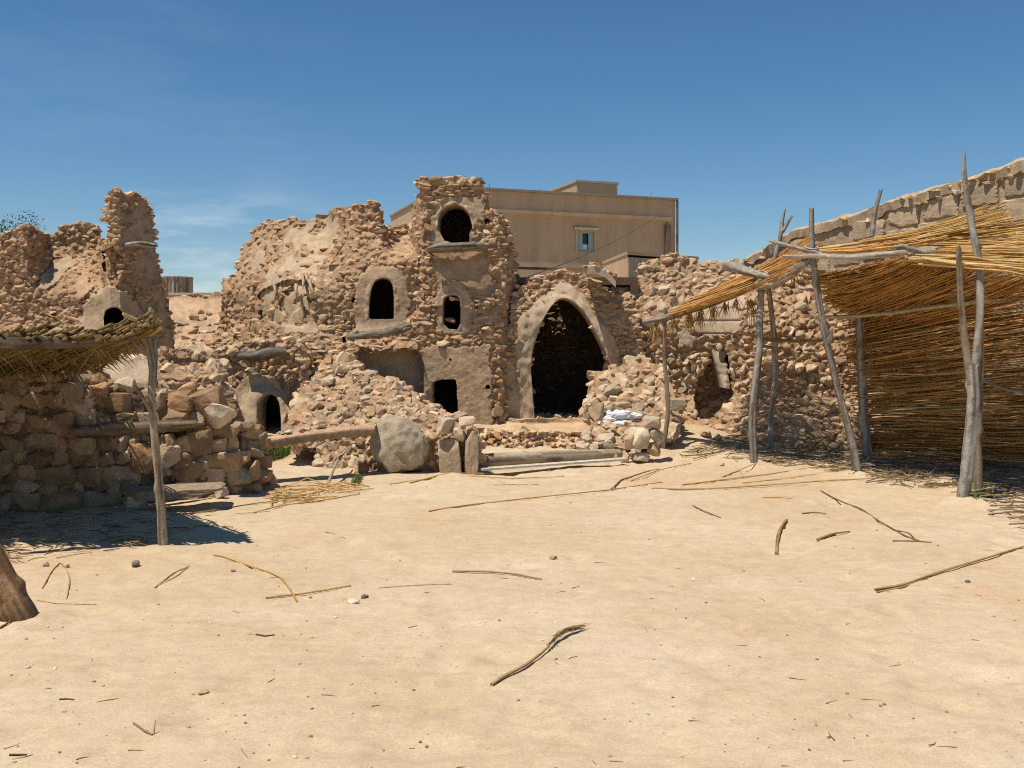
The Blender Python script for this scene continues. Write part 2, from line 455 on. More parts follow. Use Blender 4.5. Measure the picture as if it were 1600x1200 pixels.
# ------------------------------------------------------------------ tubes: posts, beams, canes
def tube(mb, pts, rad, sides=10, col=(.4, .36, .3), n=None, knot=.0, streak=.0, seed=0, m=0, jag=0):
    pts = np.array(pts, float); rad = np.array(rad, float) if np.ndim(rad) else np.full(len(pts), float(rad))
    if n:
        seg = np.linalg.norm(np.diff(pts, axis=0), axis=1); t = np.concatenate([[0], np.cumsum(seg)]); u = np.linspace(0, t[-1], n)
        q = np.stack([np.interp(u, t, pts[:, k]) for k in range(3)], 1)
        for _ in range(max(1, n // 14)): q[1:-1] = .25 * q[:-2] + .5 * q[1:-1] + .25 * q[2:]
        rad = np.interp(u, t, rad); pts = q
    k = len(pts)
    T = np.gradient(pts, axis=0); T /= np.linalg.norm(T, axis=1, keepdims=True) + 1e-9
    ref = np.array([0, 0, 1.0]) if abs(T[:, 2]).mean() < .8 else np.array([0, -1.0, 0])
    U = np.cross(T, ref); U /= np.linalg.norm(U, axis=1, keepdims=True) + 1e-9
    W = np.cross(T, U)
    a = np.arange(sides) / sides * 2 * np.pi
    L = np.linspace(0, 1, k)[:, None] * np.linalg.norm(pts[-1] - pts[0])
    R = rad[:, None] * np.ones((1, sides))
    if knot:
        R = R * (1 + knot * 2 * (fbm(np.cos(a)[None] * 1.2 + seed * 3.1, np.sin(a)[None] * 1.2, L * 5, seed + 2, 4) - .5))
        for _ in range(int(2 + L.max() * 1.5)):
            kl, ka = RNG.uniform(.05, .95) * L.max(), RNG.uniform(0, 6.28)
            R = R + np.minimum(rad, .03 + .2 * np.maximum(0, .1 - rad))[:, None] * .6 * np.exp(-((L - kl) / .035) ** 2) * np.clip(np.cos(a[None] - ka), 0, 1) ** 4
    V = pts[:, None] + R[..., None] * (np.cos(a)[None, :, None] * U[:, None] + np.sin(a)[None, :, None] * W[:, None])
    if jag: V[-1] += T[-1] * (RNG.uniform(0, jag, sides))[:, None]
    idx = np.arange(k * sides).reshape(k, sides); nx = np.roll(idx, -1, 1)
    f = np.stack([idx[:-1], nx[:-1], nx[1:], idx[1:]], -1).reshape(-1, 4)
    c = np.broadcast_to(np.array(col, float), (k, sides, 3)).copy()
    if streak:
        s = fbm(np.cos(a)[None] * 4 + seed, np.sin(a)[None] * 4, L * 1.6 + seed, seed + 9, 4) - .5
        c = c * (1 + streak * 2.4 * s)[..., None]
        s2 = fbm(np.cos(a)[None] * 2, np.sin(a)[None] * 2, L * 3 + 7 + seed, seed + 12, 3)
        c = np.where((s2 > .6)[..., None], c * np.array([.66, .56, .47]), c)
        s3 = fbm(np.cos(a)[None] * 9 + seed, np.sin(a)[None] * 9, L * .9, seed + 15, 3)
        c = np.where((s3 < .36)[..., None], c * .5, c)
    mb.add(V.reshape(-1, 3), f, np.clip(c, 0.01, .8).reshape(-1, 3), m, True)
    for e, dirn in ((0, -1), (k - 1, 1)):
        cv = np.concatenate([V[e], pts[e:e + 1] + (T[e:e + 1] * jag * .3 if (jag and e) else 0)])
        ring = np.arange(sides)
        tri = np.stack([ring, np.roll(ring, -1), np.full(sides, sides)], 1)
        if dirn < 0: tri = tri[:, ::-1]
        mb.add(cv, tri, np.clip((np.array(col).reshape(-1, 3).mean(0) if np.ndim(col) > 1 else np.array(col)) * .9, 0, 1), m, False)

GREYW = (.30, .27, .23); BROWNW = (.23, .175, .12)
STRAW = np.array([(.66, .43, .155), (.58, .35, .115), (.72, .52, .24), (.50, .285, .09), (.38, .205, .07), (.74, .555, .31)])
def straw(dark=0):
    c = STRAW[RNG.choice(6, p=[.25, .24, .16, .16, .11, .08])] * RNG.uniform(.8, 1.15)
    return c * (1 - dark)

def mat_of_canes(mb, q00, q10, q01, q11, n, r=(.006, .011), length=(.6, 1.0), wob=.02, thick=.04, sag=0, dark=0, spread=.0, hook=None, overs=.03):
    """canes along q00->q10, laid side by side from q00-q10 to q01-q11"""
    q00, q10, q01, q11 = (np.array(q, float) for q in (q00, q10, q01, q11))
    nrm = np.cross(q10 - q00, q01 - q00); nrm /= np.linalg.norm(nrm)
    side = q01 - q00; 
    for k in range(n):
        t = RNG.uniform(-overs, 1 + overs)
        Ls = RNG.uniform(*length); s0 = RNG.uniform(-.06, 1.04 - Ls); s1 = s0 + Ls
        if RNG.random() < .2: s0, s1 = RNG.uniform(-.05, .05), RNG.uniform(.93, 1.04)
        dt = RNG.normal(0, spread)
        s = np.linspace(s0, s1, 7)
        tt = t + dt * (s - s0) + wob * .5 * (vn(s * 3, np.full(7, t * 9), 0, 5) - .5)
        a = q00 + (q10 - q00) * s[:, None]; b = q01 + (q11 - q01) * s[:, None]
        p = a * (1 - tt[:, None]) + b * tt[:, None]
        p = p + nrm * (RNG.uniform(-thick, thick) + wob * 2 * (vn(s * 4 + k * .37, np.full(7, k * 1.7), 0, 8) - .5))[:, None]
        p[:, 2] -= sag * 4 * np.clip(s, 0, 1) * (1 - np.clip(s, 0, 1))
        if hook is not None: p = hook(p, s, tt)
        rr = RNG.uniform(*r); cs_ = straw(dark) * (np.array([1.08, .93, .76]) if dark >= 0 else 1)
        tube(mb, p, np.linspace(rr, rr * .55, 7), 5, cs_)

def brush(mb, c, n, L, spread, down=(0, 0, -1), r=.004, cl=None):
    down = np.array(down, float)
    for _ in range(n):
        d = down + RNG.normal(0, spread, 3); d /= np.linalg.norm(d)
        l = L * RNG.uniform(.5, 1.1); p0 = np.array(c) + RNG.normal(0, .02, 3)
        s = np.linspace(0, 1, 4)[:, None]
        p = p0 + d * l * s + np.array([0, 0, -.15 * l]) * s ** 2
        tube(mb, p, [r, r, r * .8, r * .3], 4, cl if cl is not None else straw(.15))

# ================================================================== THE SETTING
def axis(lo, hi, flo, fhi, fine, grow):
    a = list(np.arange(flo, fhi, fine)); s = fine; x = a[-1]
    while x < hi: s *= grow; x += s; a.append(x)
    s = fine; x = a[0]; b = []
    while x > lo: s *= grow; x -= s; b.append(x)
    return np.array(b[::-1] + a)

gxs = axis(-260, 260, -4.6, 5.4, .03, 1.16); gys = axis(-25, 420, 3.0, 14.6, .03, 1.16)
GX, GY = np.meshgrid(gxs, gys)
near = ss(1.5, 3, GY) * (1 - ss(16, 22, GY)) * (1 - ss(9, 14, np.abs(GX)))
GZ = gh(GX, GY)
GZ = GZ + near * (.045 * (fbm(GX * 1.1, GY * 1.3, 0, 21, 4) - .5) + .022 * (fbm(GX * 5, GY * 6, 0, 22, 4) - .5) + .008 * (fbm(GX * 17, GY * 17, 0, 23, 3) - .5))
dent = np.clip(.36 - fbm(GX * 3.1, GY * 3.7, 4, 29, 2), 0, 1)
GZ = GZ - near * dent * .12
for px, py, s_, h_ in ((1035, 716, .16, .05), (1178, 727, .2, .06), (1340, 743, .2, .06), (1505, 787, .26, .07), (1530, 772, .2, .04), (255, 858, .17, .045), (40, 972, .2, .05), (620, 750, .32, .05), (705, 748, .25, .05), (575, 752, .2, .04), (345, 785, .22, .04), (210, 800, .22, .03), (860, 728, .4, .03)):
    d_ = EYE * F / (py - HY); q_ = ((px - CX) / F * d_, d_)
    GZ = GZ + h_ * np.exp(-((GX - q_[0]) ** 2 + (GY - q_[1]) ** 2) / s_ ** 2) * (.6 + .8 * fbm(GX * 6, GY * 6, 0, 24, 3))
mb = MB(); ny_, nx_ = GX.shape; idx = np.arange(nx_ * ny_).reshape(ny_, nx_)
mb.add(np.stack([GX, GY, GZ], -1), np.stack([idx[:-1, :-1], idx[:-1, 1:], idx[1:, 1:], idx[1:, :-1]], -1).reshape(-1, 4))
ground = mb.build('ground', M_SAND, loc=(0, 0, 0)); tag(ground, 'pale sandy earth of the open yard', 'ground', None, 'structure')
GSTEP_X, GSTEP_Y = gxs, gys
def gz(x, y):        # height of the built ground sheet
    i = int(np.clip(np.searchsorted(gxs, x) - 1, 0, len(gxs) - 2)); j = int(np.clip(np.searchsorted(gys, y) - 1, 0, len(gys) - 2))
    u = (x - gxs[i]) / (gxs[i + 1] - gxs[i]); v = (y - gys[j]) / (gys[j + 1] - gys[j])
    return float((GZ[j, i] * (1 - u) + GZ[j, i + 1] * u) * (1 - v) + (GZ[j + 1, i] * (1 - u) + GZ[j + 1, i + 1] * u) * v)
def GP(px, py, lift=0.0):
    p = G(px, py); p[2] = gz(p[0], p[1]) + lift; return p

def L_(a, b, va, vb):      # linear ramp helper
    return lambda x: va + (vb - va) * np.clip((np.asarray(x, float) - a) / (b - a), 0, 1)
def const(v): return lambda x, y: np.full(np.broadcast(np.asarray(x), np.asarray(y)).shape, float(v))

ST = dict(w=(.07, .25), h=(.042, .105), loose=.12, skip=.06)
PLA = (.44, .32, .205); PLB = (.42, .30, .19); PLG = (.405, .298, .195); PL_SHADOW = (.36, .25, .155)

# ---- left ruin
def d_left(x, y):
    x, y = np.asarray(x, float), np.asarray(y, float)
    d = 15.4 + .9 * ss(470, 380, y) * ss(40, 80, x) * (1 - ss(150, 168, x))
    d = d - .45 * ss(160, 172, x) * (1 + 0 * y) + np.maximum(0, x - 188) * .011
    return d - .5 * ss(480, 600, y) * (1 - ss(150, 200, x))
t = thing('ruined_tower', (-6.3, 15.2, .2), 'broken stone tower with tall leaning pillar and a small arched doorway, beyond the palm shelter', 'ruin', 'ruined storehouses')
doorA = [(162, 520), (161, 495), (164, 484), (170, 479), (181, 478), (190, 481), (194, 491), (195, 520)]
mb = relief([(-40, 620), (-40, 440), (2, 385), (4, 368), (20, 358), (45, 351), (58, 357), (64, 368), (88, 368), (96, 352), (112, 354), (125, 347), (150, 350), (156, 376), (163, 386), (172, 372), (174, 345), (164, 338), (166, 320), (170, 302), (180, 296), (200, 303), (212, 300), (230, 312), (232, 330), (240, 360), (243, 385), (246, 410), (252, 432), (256, 455), (264, 480), (268, 510), (272, 545), (273, 620)],
    d_left, .5, 1.5, [doorA],
    [([(66, 430), (80, 412), (108, 398), (118, 408), (92, 436), (76, 452), (60, 450)], PLG, .06),
     ([(184, 320), (205, 312), (230, 320), (238, 362), (246, 415), (258, 470), (266, 520), (270, 600), (206, 600), (216, 540), (228, 500), (214, 460), (206, 430), (196, 395), (186, 380)], (.34, .26, .18), .01, .42),
     ([(125, 505), (130, 478), (146, 458), (172, 450), (205, 460), (224, 484), (234, 525), (230, 560), (125, 560)], PLG, .1),
     ([(118, 452), (128, 420), (142, 440), (150, 450), (124, 470)], (.47, .30, .18), .08)],
    dict(ST, w=(.09, .22), loose=.2), seed=2, skew=-.42, recess=[([(160, 392), (178, 386), (190, 405), (186, 440), (176, 446), (162, 420)], .45)])
mb.build('wall', M_STONE, t)
band([(163, 520), (162, 496), (165, 485), (172, 480), (182, 479), (190, 483), (194, 494), (195, 520)], [(150, 520), (149, 490), (155, 474), (170, 465), (187, 466), (200, 475), (206, 492), (207, 520)], lambda x, y: d_left(x, y) - .1, .5, PLG, seed=4, skew=-.42).build('door_surround', M_PLAST, t)
chamber(140, 200, 472, 535, 15.52, 1.4).build('chamber', M_STONE, t)
mb = MB(); tube(mb, P([198, 215, 240], [383, 380, 384], [14.98, 14.85, 15.1]), [.035, .04, .04], 10, (.42, .37, .3), 8, .1, .3, 3); mb.build('wooden_peg', M_WOOD, t)

# ---- bank behind, seen between the two ruins
mb = relief([(235, 640), (240, 470), (262, 463), (345, 463), (380, 470), (380, 640)], lambda x, y: 22 - 6 * ss(462, 600, y) + 0 * x, .5, 2.0, (), [([(230, 455), (400, 455), (400, 484), (330, 490), (300, 482), (270, 492), (230, 490)], (.47, .31, .185), .0)],
            dict(w=(.14, .4), h=(.1, .2), loose=.4, skip=.25, out=.6), mud=(.45, .30, .18), seed=41)
o = mb.build('earth_bank', M_STONE); tag(o, 'earth and stone bank rising between the two ruins, below the corrugated tank', 'bank')
mb = MB(); a = P(225, 465, 23.2); b = P(420, 458, 23.2); mb.box((a[0], 23.1, a[2] - .5), (b[0], 23.5, b[2] - .02), (.52, .40, .27)); mb.box((a[0] + .4, 22.95, b[2] - .06), (b[0], 23.55, b[2] + .0), (.50, .42, .33))
o = mb.build('parapet_wall', M_HOUSE); tag(o, 'low flat roof parapet with pale coping behind the bank', 'wall')
t = thing('water_tank', P(278, 466, 25), 'rusty corrugated metal tank standing behind the earth bank', 'tank')
mb = MB(); ang = np.linspace(0, 2 * np.pi, 97)[:-1]; rr = .38 * (1 + .03 * np.sign(np.sin(ang * 24)))
c0 = P(277, 470, 25); h0, h1 = c0[2] - .4, P(277, 433, 25)[2]
ring = lambda z: np.stack([c0[0] + rr * np.cos(ang), 25 + rr * np.sin(ang), np.full(96, z)], -1)
V = np.concatenate([ring(h0), ring(h1)]); i = np.arange(96); f = np.stack([i, (i + 1) % 96, (i + 1) % 96 + 96, i + 96], 1)
cc = np.array([(.34, .27, .21), (.24, .15, .10), (.37, .33, .29), (.29, .2, .14)])[(np.arange(96) // 5) % 4]
mb.add(V, f, np.tile(cc, (2, 1)), 0, False); mb.add(np.concatenate([ring(h1 - .02), [[c0[0], 25, h1 - .02]]]), np.stack([i, (i + 1) % 96, np.full(96, 96)], 1), (.25, .2, .16), 0, False)
mb.build('shell', M_METAL, t)
mb = MB()
for zz in (h1 - .03, h1 - .5):
    mb = MB(); tube(mb, [(c0[0] + .395 * math.cos(q), 25 + .395 * math.sin(q), zz) for q in np.linspace(0, 6.283, 40)], .012, 6, (.25, .17, .12)); mb.build('hoop', M_METAL, t)

# ---- vaulted storehouse with the tall window
def d_gran(x, y):
    x, y = np.asarray(x, float), np.asarray(y, float)
    d = 14.75 + 2.3 * ss(490, 345, x) ** 1.2
    d = d + 1.5 * ss(470, 335, y) * (1 - ss(505, 560, x)) + .5 * ss(440, 330, y) * (1 - ss(600, 640, x))
    d = d - .35 * ss(500, 560, y) + .9 * ss(592, 625, x) * ss(410, 365, y)
    return d
t = thing('vaulted_storehouse', (-2.4, 15, .3), 'stone storehouse with a collapsing plastered vault and one tall dark window', 'ruin', 'ruined storehouses')
winD = [(576, 499), (577, 470), (580, 450), (586, 437), (598, 433), (609, 436), (614, 446), (616, 470), (616, 499)]
mb = relief([(320, 640), (328, 560), (333, 525), (344, 505), (346, 470), (352, 440), (366, 430), (372, 405), (377, 400), (378, 378), (392, 372), (396, 355), (420, 347), (444, 344), (456, 337), (475, 345), (500, 341), (514, 332), (528, 324), (560, 320), (588, 317), (595, 330), (597, 352), (612, 356), (630, 352), (648, 350), (655, 420), (650, 545), (560, 545), (540, 575), (530, 640)],
    d_gran, .5, 1.5, [winD, [(548, 466), (551, 463), (555, 466), (554, 473), (549, 472)], [(532, 528), (537, 526), (542, 529), (540, 536), (534, 536)]],
    [([(455, 352), (500, 345), (524, 336), (530, 350), (524, 380), (512, 400), (500, 425), (486, 432), (482, 470), (500, 520), (430, 522), (412, 505), (408, 455), (420, 420), (440, 385)], PLA, .05, .40),
     ([(556, 505), (555, 470), (560, 440), (576, 420), (610, 416), (634, 424), (640, 470), (638, 520), (560, 520)], PLB, .05),
     ([(395, 400), (405, 385), (414, 400), (408, 425), (396, 420)], PLG, .03)],
    dict(ST), seed=7, skew=-.13, recess=[([(404, 462), (424, 446), (452, 440), (476, 437), (492, 446), (488, 490), (470, 512), (436, 508), (408, 500)], .16), ([(440, 455), (462, 450), (470, 480), (452, 500), (438, 485)], .12)])
mb.build('wall', M_STONE, t)
mb = MB()
for k in range(5):      # dry roots and plaster tatters hanging from the broken vault edge
    x = RNG.uniform(408, 490); y = RNG.uniform(425, 450) + (480 - x) * .1
    d = float(d_gran(x, y)) - .12; l = RNG.uniform(12, 34)
    tube(mb, P([x, x + RNG.normal(0, 2), x + RNG.normal(0, 4)], [y, y + l / 2, y + l], [d, float(d_gran(x, y + l / 2)) - .13, float(d_gran(x, y + l)) - .06]), [.03, .022, .008], 6, np.array(PLA) * RNG.uniform(.75, 1.1), 8, .5)
    mb.build('plaster_tatter', M_PLAST, t); mb = MB()
band(winD, [(556, 500), (557, 468), (562, 444), (576, 426), (598, 420), (618, 424), (632, 440), (636, 468), (637, 500)], lambda x, y: d_gran(x, y) - .05, .45, PLB, seed=9, skew=-.13).build('window_surround', M_PLAST, t)
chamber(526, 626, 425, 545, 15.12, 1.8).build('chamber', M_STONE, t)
mb = MB(); tube(mb, P([543, 575, 605, 640], [527, 523, 520, 508], [14.25, 14.2, 14.2, 14.3]), [.04, .06, .065, .05], 16, (.2, .17, .125), 40, .38, .55, 5, jag=.05)
tube(mb, P([612, 628, 642], [522, 518, 512], [14.25, 14.22, 14.28]), [.03, .03, .02], 8, (.2, .17, .125), 8, .25, .3, 6)
mb.build('ledge_log', M_WOOD, t)

# ---- central tower, three openings one above the other
def d_tow(x, y):
    x, y = np.asarray(x, float), np.asarray(y, float)
    d = 14.6 + .16 * ss(545, 300, y) + 1.2 * (1 - ss(628, 662, x)) * ss(520, 420, y) + .5 * ss(780, 808, x)
    return d
t = thing('storehouse_tower', (-.85, 14.8, .3), 'tallest stone tower with a round topped opening above a plank and a dark doorway below', 'ruin', 'ruined storehouses')
topE = [(684, 356), (684, 342), (689, 330), (698, 322), (710, 319), (722, 322), (731, 331), (737, 348), (738, 356), (734, 364), (733, 384), (700, 384), (692, 372)]
midE = [(692, 505), (691, 480), (693, 465), (700, 461), (712, 461), (718, 466), (720, 485), (719, 506), (714, 515), (700, 514)]
lowE = [(675, 652), (674, 620), (675, 597), (690, 593), (713, 592), (714, 615), (716, 640), (717, 660), (690, 658)]
mb = relief([(660, 690), (664, 600), (660, 565), (650, 545), (640, 535), (632, 528), (634, 500), (640, 470), (636, 430), (622, 415), (628, 380), (640, 352), (648, 330), (654, 300), (656, 281), (690, 278), (712, 278), (750, 283), (757, 290), (760, 318), (772, 328), (786, 340), (795, 365), (799, 395), (805, 430), (809, 452), (806, 480), (800, 540), (802, 600), (804, 690)],
    d_tow, .55, 1.4, [topE, midE, lowE, [(701, 560), (705, 559), (706, 565), (702, 565)], [(757, 608), (760, 600), (766, 602), (767, 608)], [(743, 480), (747, 479), (749, 484), (745, 486)], [(756, 342), (761, 340), (766, 344), (765, 351), (758, 351)]],
    [([(674, 386), (670, 350), (682, 320), (700, 308), (740, 308), (756, 318), (756, 340), (742, 350), (740, 388), (672, 388)], PLG, .02),
     ([(676, 388), (756, 388), (768, 420), (772, 455), (752, 470), (730, 452), (716, 440), (700, 440), (684, 450), (678, 420)], PL_SHADOW, .0),  # smooth mud panel, darker in colour where the plank's shadow falls
     ([(682, 520), (680, 470), (690, 446), (710, 438), (728, 446), (736, 470), (732, 520)], PLB, .03),
     ([(660, 700), (660, 545), (680, 541), (720, 543), (766, 541), (770, 590), (766, 625), (772, 655), (750, 700)], (.45, .315, .195), .05)],
    dict(ST), seed=12)
for px, py, s in ((703, 500, .16), (708, 467, .14), (716, 468, .12)): add_rock(mb, P(px, py, 14.75), (s, s * .9, s * .5), (.2, .1, .3))
mb.build('wall', M_STONE, t)
band(topE[:9], [(676, 358), (675, 340), (681, 325), (693, 313), (710, 309), (727, 313), (740, 325), (746, 345), (747, 358)], lambda x, y: d_tow(x, y) - .03, .5, PLG, seed=15).build('window_surround', M_PLAST, t)
band(midE[:8] + [(718, 512)], [(682, 512), (681, 478), (685, 456), (696, 447), (714, 446), (726, 456), (730, 482), (729, 508), (725, 520)], lambda x, y: d_tow(x, y) - .03, .5, PLB, seed=16).build('window_surround', M_PLAST, t)
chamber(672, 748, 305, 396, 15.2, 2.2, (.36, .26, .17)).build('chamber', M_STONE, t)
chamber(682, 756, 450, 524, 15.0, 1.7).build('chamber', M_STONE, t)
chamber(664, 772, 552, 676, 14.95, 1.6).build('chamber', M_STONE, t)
mb = MB(); v = P([668, 690, 730, 760], [389, 386, 384, 383], [14.38, 14.33, 14.33, 14.38])
tube(mb, v, [.035, .06, .055, .03], 14, (.25, .21, .155), 40, .36, .5, 8, jag=.05)
tube(mb, v + np.array([-.01, .27, .0]), [.05, .06, .055, .05], 12, (.25, .21, .155), 40, .3, .5, 19)
tube(mb, v + np.array([.02, .13, .01]), [.05, .06, .055, .04], 12, (.25, .21, .155), 40, .3, .5, 9)
mb.build('ledge_plank', M_WOOD, t)

# ---- plastered recess between storehouse and tower
mb = relief([(540, 680), (545, 560), (556, 540), (600, 530), (660, 532), (668, 560), (670, 680)], const(14.85), .35, 1.5, (), [([(530, 690), (530, 520), (680, 520), (680, 690)], (.44, .31, .195), .0)], None, seed=19)
o = mb.build('plastered_wall', M_PLAST); tag(o, 'smooth tan plaster wall in shade, under the long crooked ledge log', 'wall')

# ---- the tall pointed arch
def d_arch(x, y):
    x, y = np.asarray(x, float), np.asarray(y, float)
    return 14.8 + .25 * ss(520, 420, y) + 0 * x
archO = [(836, 664), (833, 620), (829, 575), (831, 552), (838, 528), (848, 500), (860, 480), (870, 468), (878, 463), (888, 466), (902, 475), (917, 492), (931, 518), (945, 545), (955, 572), (960, 600), (960, 664)]
t = thing('arched_storehouse', (.9, 14.9, .3), 'roofless stone vault with a tall pointed black arch beside the tower', 'ruin', 'ruined storehouses')
mb = relief([(765, 690), (770, 600), (790, 540), (796, 490), (800, 462), (818, 447), (840, 434), (862, 426), (885, 422), (905, 427), (925, 436), (950, 455), (990, 470), (1010, 560), (1010, 690)],
    d_arch, .5, 1.4, [archO], [([(772, 700), (776, 580), (796, 560), (815, 600), (822, 640), (815, 700)], (.42, .31, .21), .02)], dict(ST), seed=23)
mb.build('wall', M_STONE, t)
band(archO, [(818, 664), (812, 620), (806, 575), (803, 535), (811, 508), (824, 485), (842, 463), (866, 446), (880, 440), (890, 436), (901, 447), (912, 462), (932, 487), (950, 515), (964, 540), (971, 572), (973, 600), (973, 664)], lambda x, y: d_arch(x, y) - .08, .75, (.40, .30, .205), seed=25, n=110, m=16, bulge=.01, lip=.05, rough=.03, ragged=.32).build('arch_band', M_PLAST, t)
mb = chamber(800, 985, 445, 672, 15.25, 2.6, (.13, .09, .06), gap=(.46, .78, 17.56, 17.72))  # chamber and back stones coloured darker to deepen the shade inside the arch
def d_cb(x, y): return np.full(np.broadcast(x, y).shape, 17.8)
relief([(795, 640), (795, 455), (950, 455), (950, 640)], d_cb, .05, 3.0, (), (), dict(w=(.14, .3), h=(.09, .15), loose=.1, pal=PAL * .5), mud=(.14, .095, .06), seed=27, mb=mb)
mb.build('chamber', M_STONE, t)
mb = MB()        # broken piece of shell vault left standing on top
s = np.linspace(0, 1, 22); w = np.linspace(0, 1, 12)
S, W = np.meshgrid(s, w)
px = 912 + 50 * S + 3 * (fbm(S * 6, W * 3, 0, 31, 3) - .5); py = 424 - 8 * np.sin(S * 2.2) + 26 * S ** 2 + 4 * W
V = np.concatenate([P(px, py + 2, 14.95 - W * .55), P(px, py - 7 - 3 * fbm(S * 9, W * 5, 0, 33, 3), 14.95 - W * .55)])
idx = np.arange(2 * 12 * 22).reshape(2, 12, 22)
q = lambda A: np.stack([A[:-1, :-1], A[:-1, 1:], A[1:, 1:], A[1:, :-1]], -1).reshape(-1, 4)
fc = [q(idx[0]), q(idx[1])[:, ::-1], q(np.stack([idx[0][-1], idx[1][-1]])), q(np.stack([idx[1][0], idx[0][0]])), q(np.stack([idx[0][:, 0], idx[1][:, 0]])), q(np.stack([idx[1][:, -1], idx[0][:, -1]]))]
mb.add(V.reshape(-1, 3), np.concatenate(fc), (.44, .35, .25), 0, False)
for k in range(26):
    a = RNG.uniform(0, 1); add_rock(mb, P(912 + 50 * a, 416 - 8 * math.sin(a * 2.2) + 26 * a * a + RNG.uniform(-1, 6), 14.9 - RNG.uniform(0, .5)), np.array((.12, .1, .06)) * RNG.uniform(.7, 1.3), (.2, .1, .5))
mb.build('vault_fragment', M_STONE, t)

# ---- rubble wall to the right of the arch
def d_rub(x, y):
    x, y = np.asarray(x, float), np.asarray(y, float)
    d = 15.0 + .7 * ss(520, 400, y) - .6 * ss(600, 700, y) - .9 * ss(1090, 1220, x) + .5 * ss(1180, 1330, x) * ss(600, 450, y)
    return d
t = thing('rubble_wall', (3, 15, .2), 'tumbledown rubble wall with a broken plaster niche, running behind the reed shelter', 'wall')
niche = [(1088, 652), (1084, 615), (1092, 590), (1104, 575), (1110, 548), (1122, 538), (1132, 545), (1140, 575), (1143, 610), (1139, 645), (1120, 660)]
patch = [(1084, 478), (1100, 455), (1120, 444), (1150, 440), (1164, 462), (1160, 510), (1150, 525), (1100, 528), (1086, 520)]
mb = relief([(955, 700), (952, 560), (945, 500), (925, 455), (962, 448), (985, 447), (1000, 432), (1012, 412), (1022, 412), (1040, 400), (1050, 396), (1075, 402), (1084, 414), (1095, 418), (1110, 412), (1150, 410), (1180, 425), (1220, 420), (1300, 440), (1420, 440), (1420, 740), (1200, 740), (1100, 720)],
    d_rub, .6, 1.6, (), [(patch, (.44, .335, .235), .05), ([(1060, 520), (1074, 508), (1086, 528), (1080, 545), (1062, 540)], (.52, .42, .31), .05)],
    dict(w=(.09, .24), h=(.06, .15), loose=.3, skip=.03, out=.32, fill=1.06, big=.12, pal=PAL * .6 + PAL_PALE * .4), seed=29, recess=[(niche, .6)], lines=[((0, 0), (440, 20), 2.5, .03, patch), ])
mb.build('wall', M_STONE, t)
band([(1110, 545), (1116, 560), (1124, 585), (1130, 606)], [(1123, 536), (1133, 552), (1141, 580), (1143, 608)], lambda x, y: d_rub(x, y) - .0, .5, (.40, .32, .235), seed=35, n=30, m=10).build('niche_jamb', M_PLAST, t)

# ---- heap of fallen stones in front of the arch's right leg
def d_heap(x, y):
    return 14.35 - 1.75 * np.clip((np.asarray(y, float) - 580) / 140, -.1, 1) + .0 * np.asarray(x)
hp = [(930, 690), (922, 650), (923, 612), (930, 584), (950, 578), (972, 572), (1000, 560), (1030, 570), (1048, 600), (1060, 650), (1056, 690), (1020, 700), (975, 700)]
mb = relief(hp, d_heap, .5, 2.0, (), (), dict(w=(.14, .3), h=(.1, .2), loose=.4, skip=.02, out=.31, big=.2, pal=PAL * .5 + PAL_PALE * .5, fine=True), seed=43)
rubble(mb, [(925, 690), (925, 600), (960, 580), (1040, 580), (1060, 690)], d_heap, 110, (.08, .22), PAL * .5 + PAL_PALE * .5, True)
rubble(mb, [(905, 700), (925, 665), (1000, 670), (1000, 715), (960, 712)], lambda x, y: d_heap(x, y) + .0, 45, (.06, .16), PAL_PALE, True)
o = mb.build('rubble_heap', M_STONE); tag(o, 'heap of pale fallen stones against the right leg of the pointed arch', 'rubble heap', None, 'stuff')

# ---- earth step in front of the arch
def d_step(x, y): return 14.2 + .5 * ss(676, 660, y) + .12 * np.sin(np.asarray(x) * .06) - .1 * ss(680, 700, y)
mb = relief([(735, 705), (740, 665), (770, 658), (830, 656), (930, 656), (935, 690), (905, 712), (800, 700)], d_step, .8, 1.5, (), [([(760, 690), (770, 650), (930, 650), (930, 672), (850, 674), (800, 668)], (.52, .36, .22), .03)],
            dict(w=(.06, .2), h=(.05, .09), loose=.3, skip=.7, out=.2), mud=(.52, .355, .215), rough=.06, seed=47)
rubble(mb, [(740, 705), (760, 670), (830, 685), (905, 700), (900, 715), (800, 708)], lambda x, y: d_step(x, y) - .1, 60, (.04, .13), PAL, False)
o = mb.build('earth_step', M_STONE); tag(o, 'crumbling earth step in front of the pointed arch', 'step', None, 'structure')

# ---- low wall with the little arched door
def d_low(x, y): return 13.75 - .25 * ss(600, 690, y) + .15 * ss(470, 520, x)
t = thing('low_storehouse', (-3.7, 13.7, .25), 'low stone chamber with a small plastered arch doorway behind the grass', 'ruin', 'ruined storehouses')
doorC = [(402, 690), (401, 650), (403, 630), (410, 619), (421, 615), (431, 619), (437, 632), (439, 655), (439, 690)]
mb = relief([(325, 710), (330, 575), (338, 550), (350, 545), (375, 538), (400, 534), (440, 532), (468, 536), (478, 550), (480, 580), (486, 602), (515, 612), (518, 710)], d_low, .45, 1.5, [doorC],
    [([(360, 690), (358, 640), (366, 606), (388, 586), (412, 584), (436, 596), (448, 620), (450, 690)], PLA, .04)], dict(ST, w=(.11, .26), h=(.075, .14)), seed=51)
mb.build('wall', M_STONE, t)
band(doorC[:9], [(376, 688), (374, 650), (377, 615), (392, 595), (415, 589), (436, 600), (447, 622), (449, 650), (449, 688)], lambda x, y: d_low(x, y) - .09, .5, PLG, seed=53, bulge=.03).build('door_surround', M_PLAST, t)
chamber(392, 452, 606, 700, 14.0, 1.6).build('chamber', M_STONE, t)
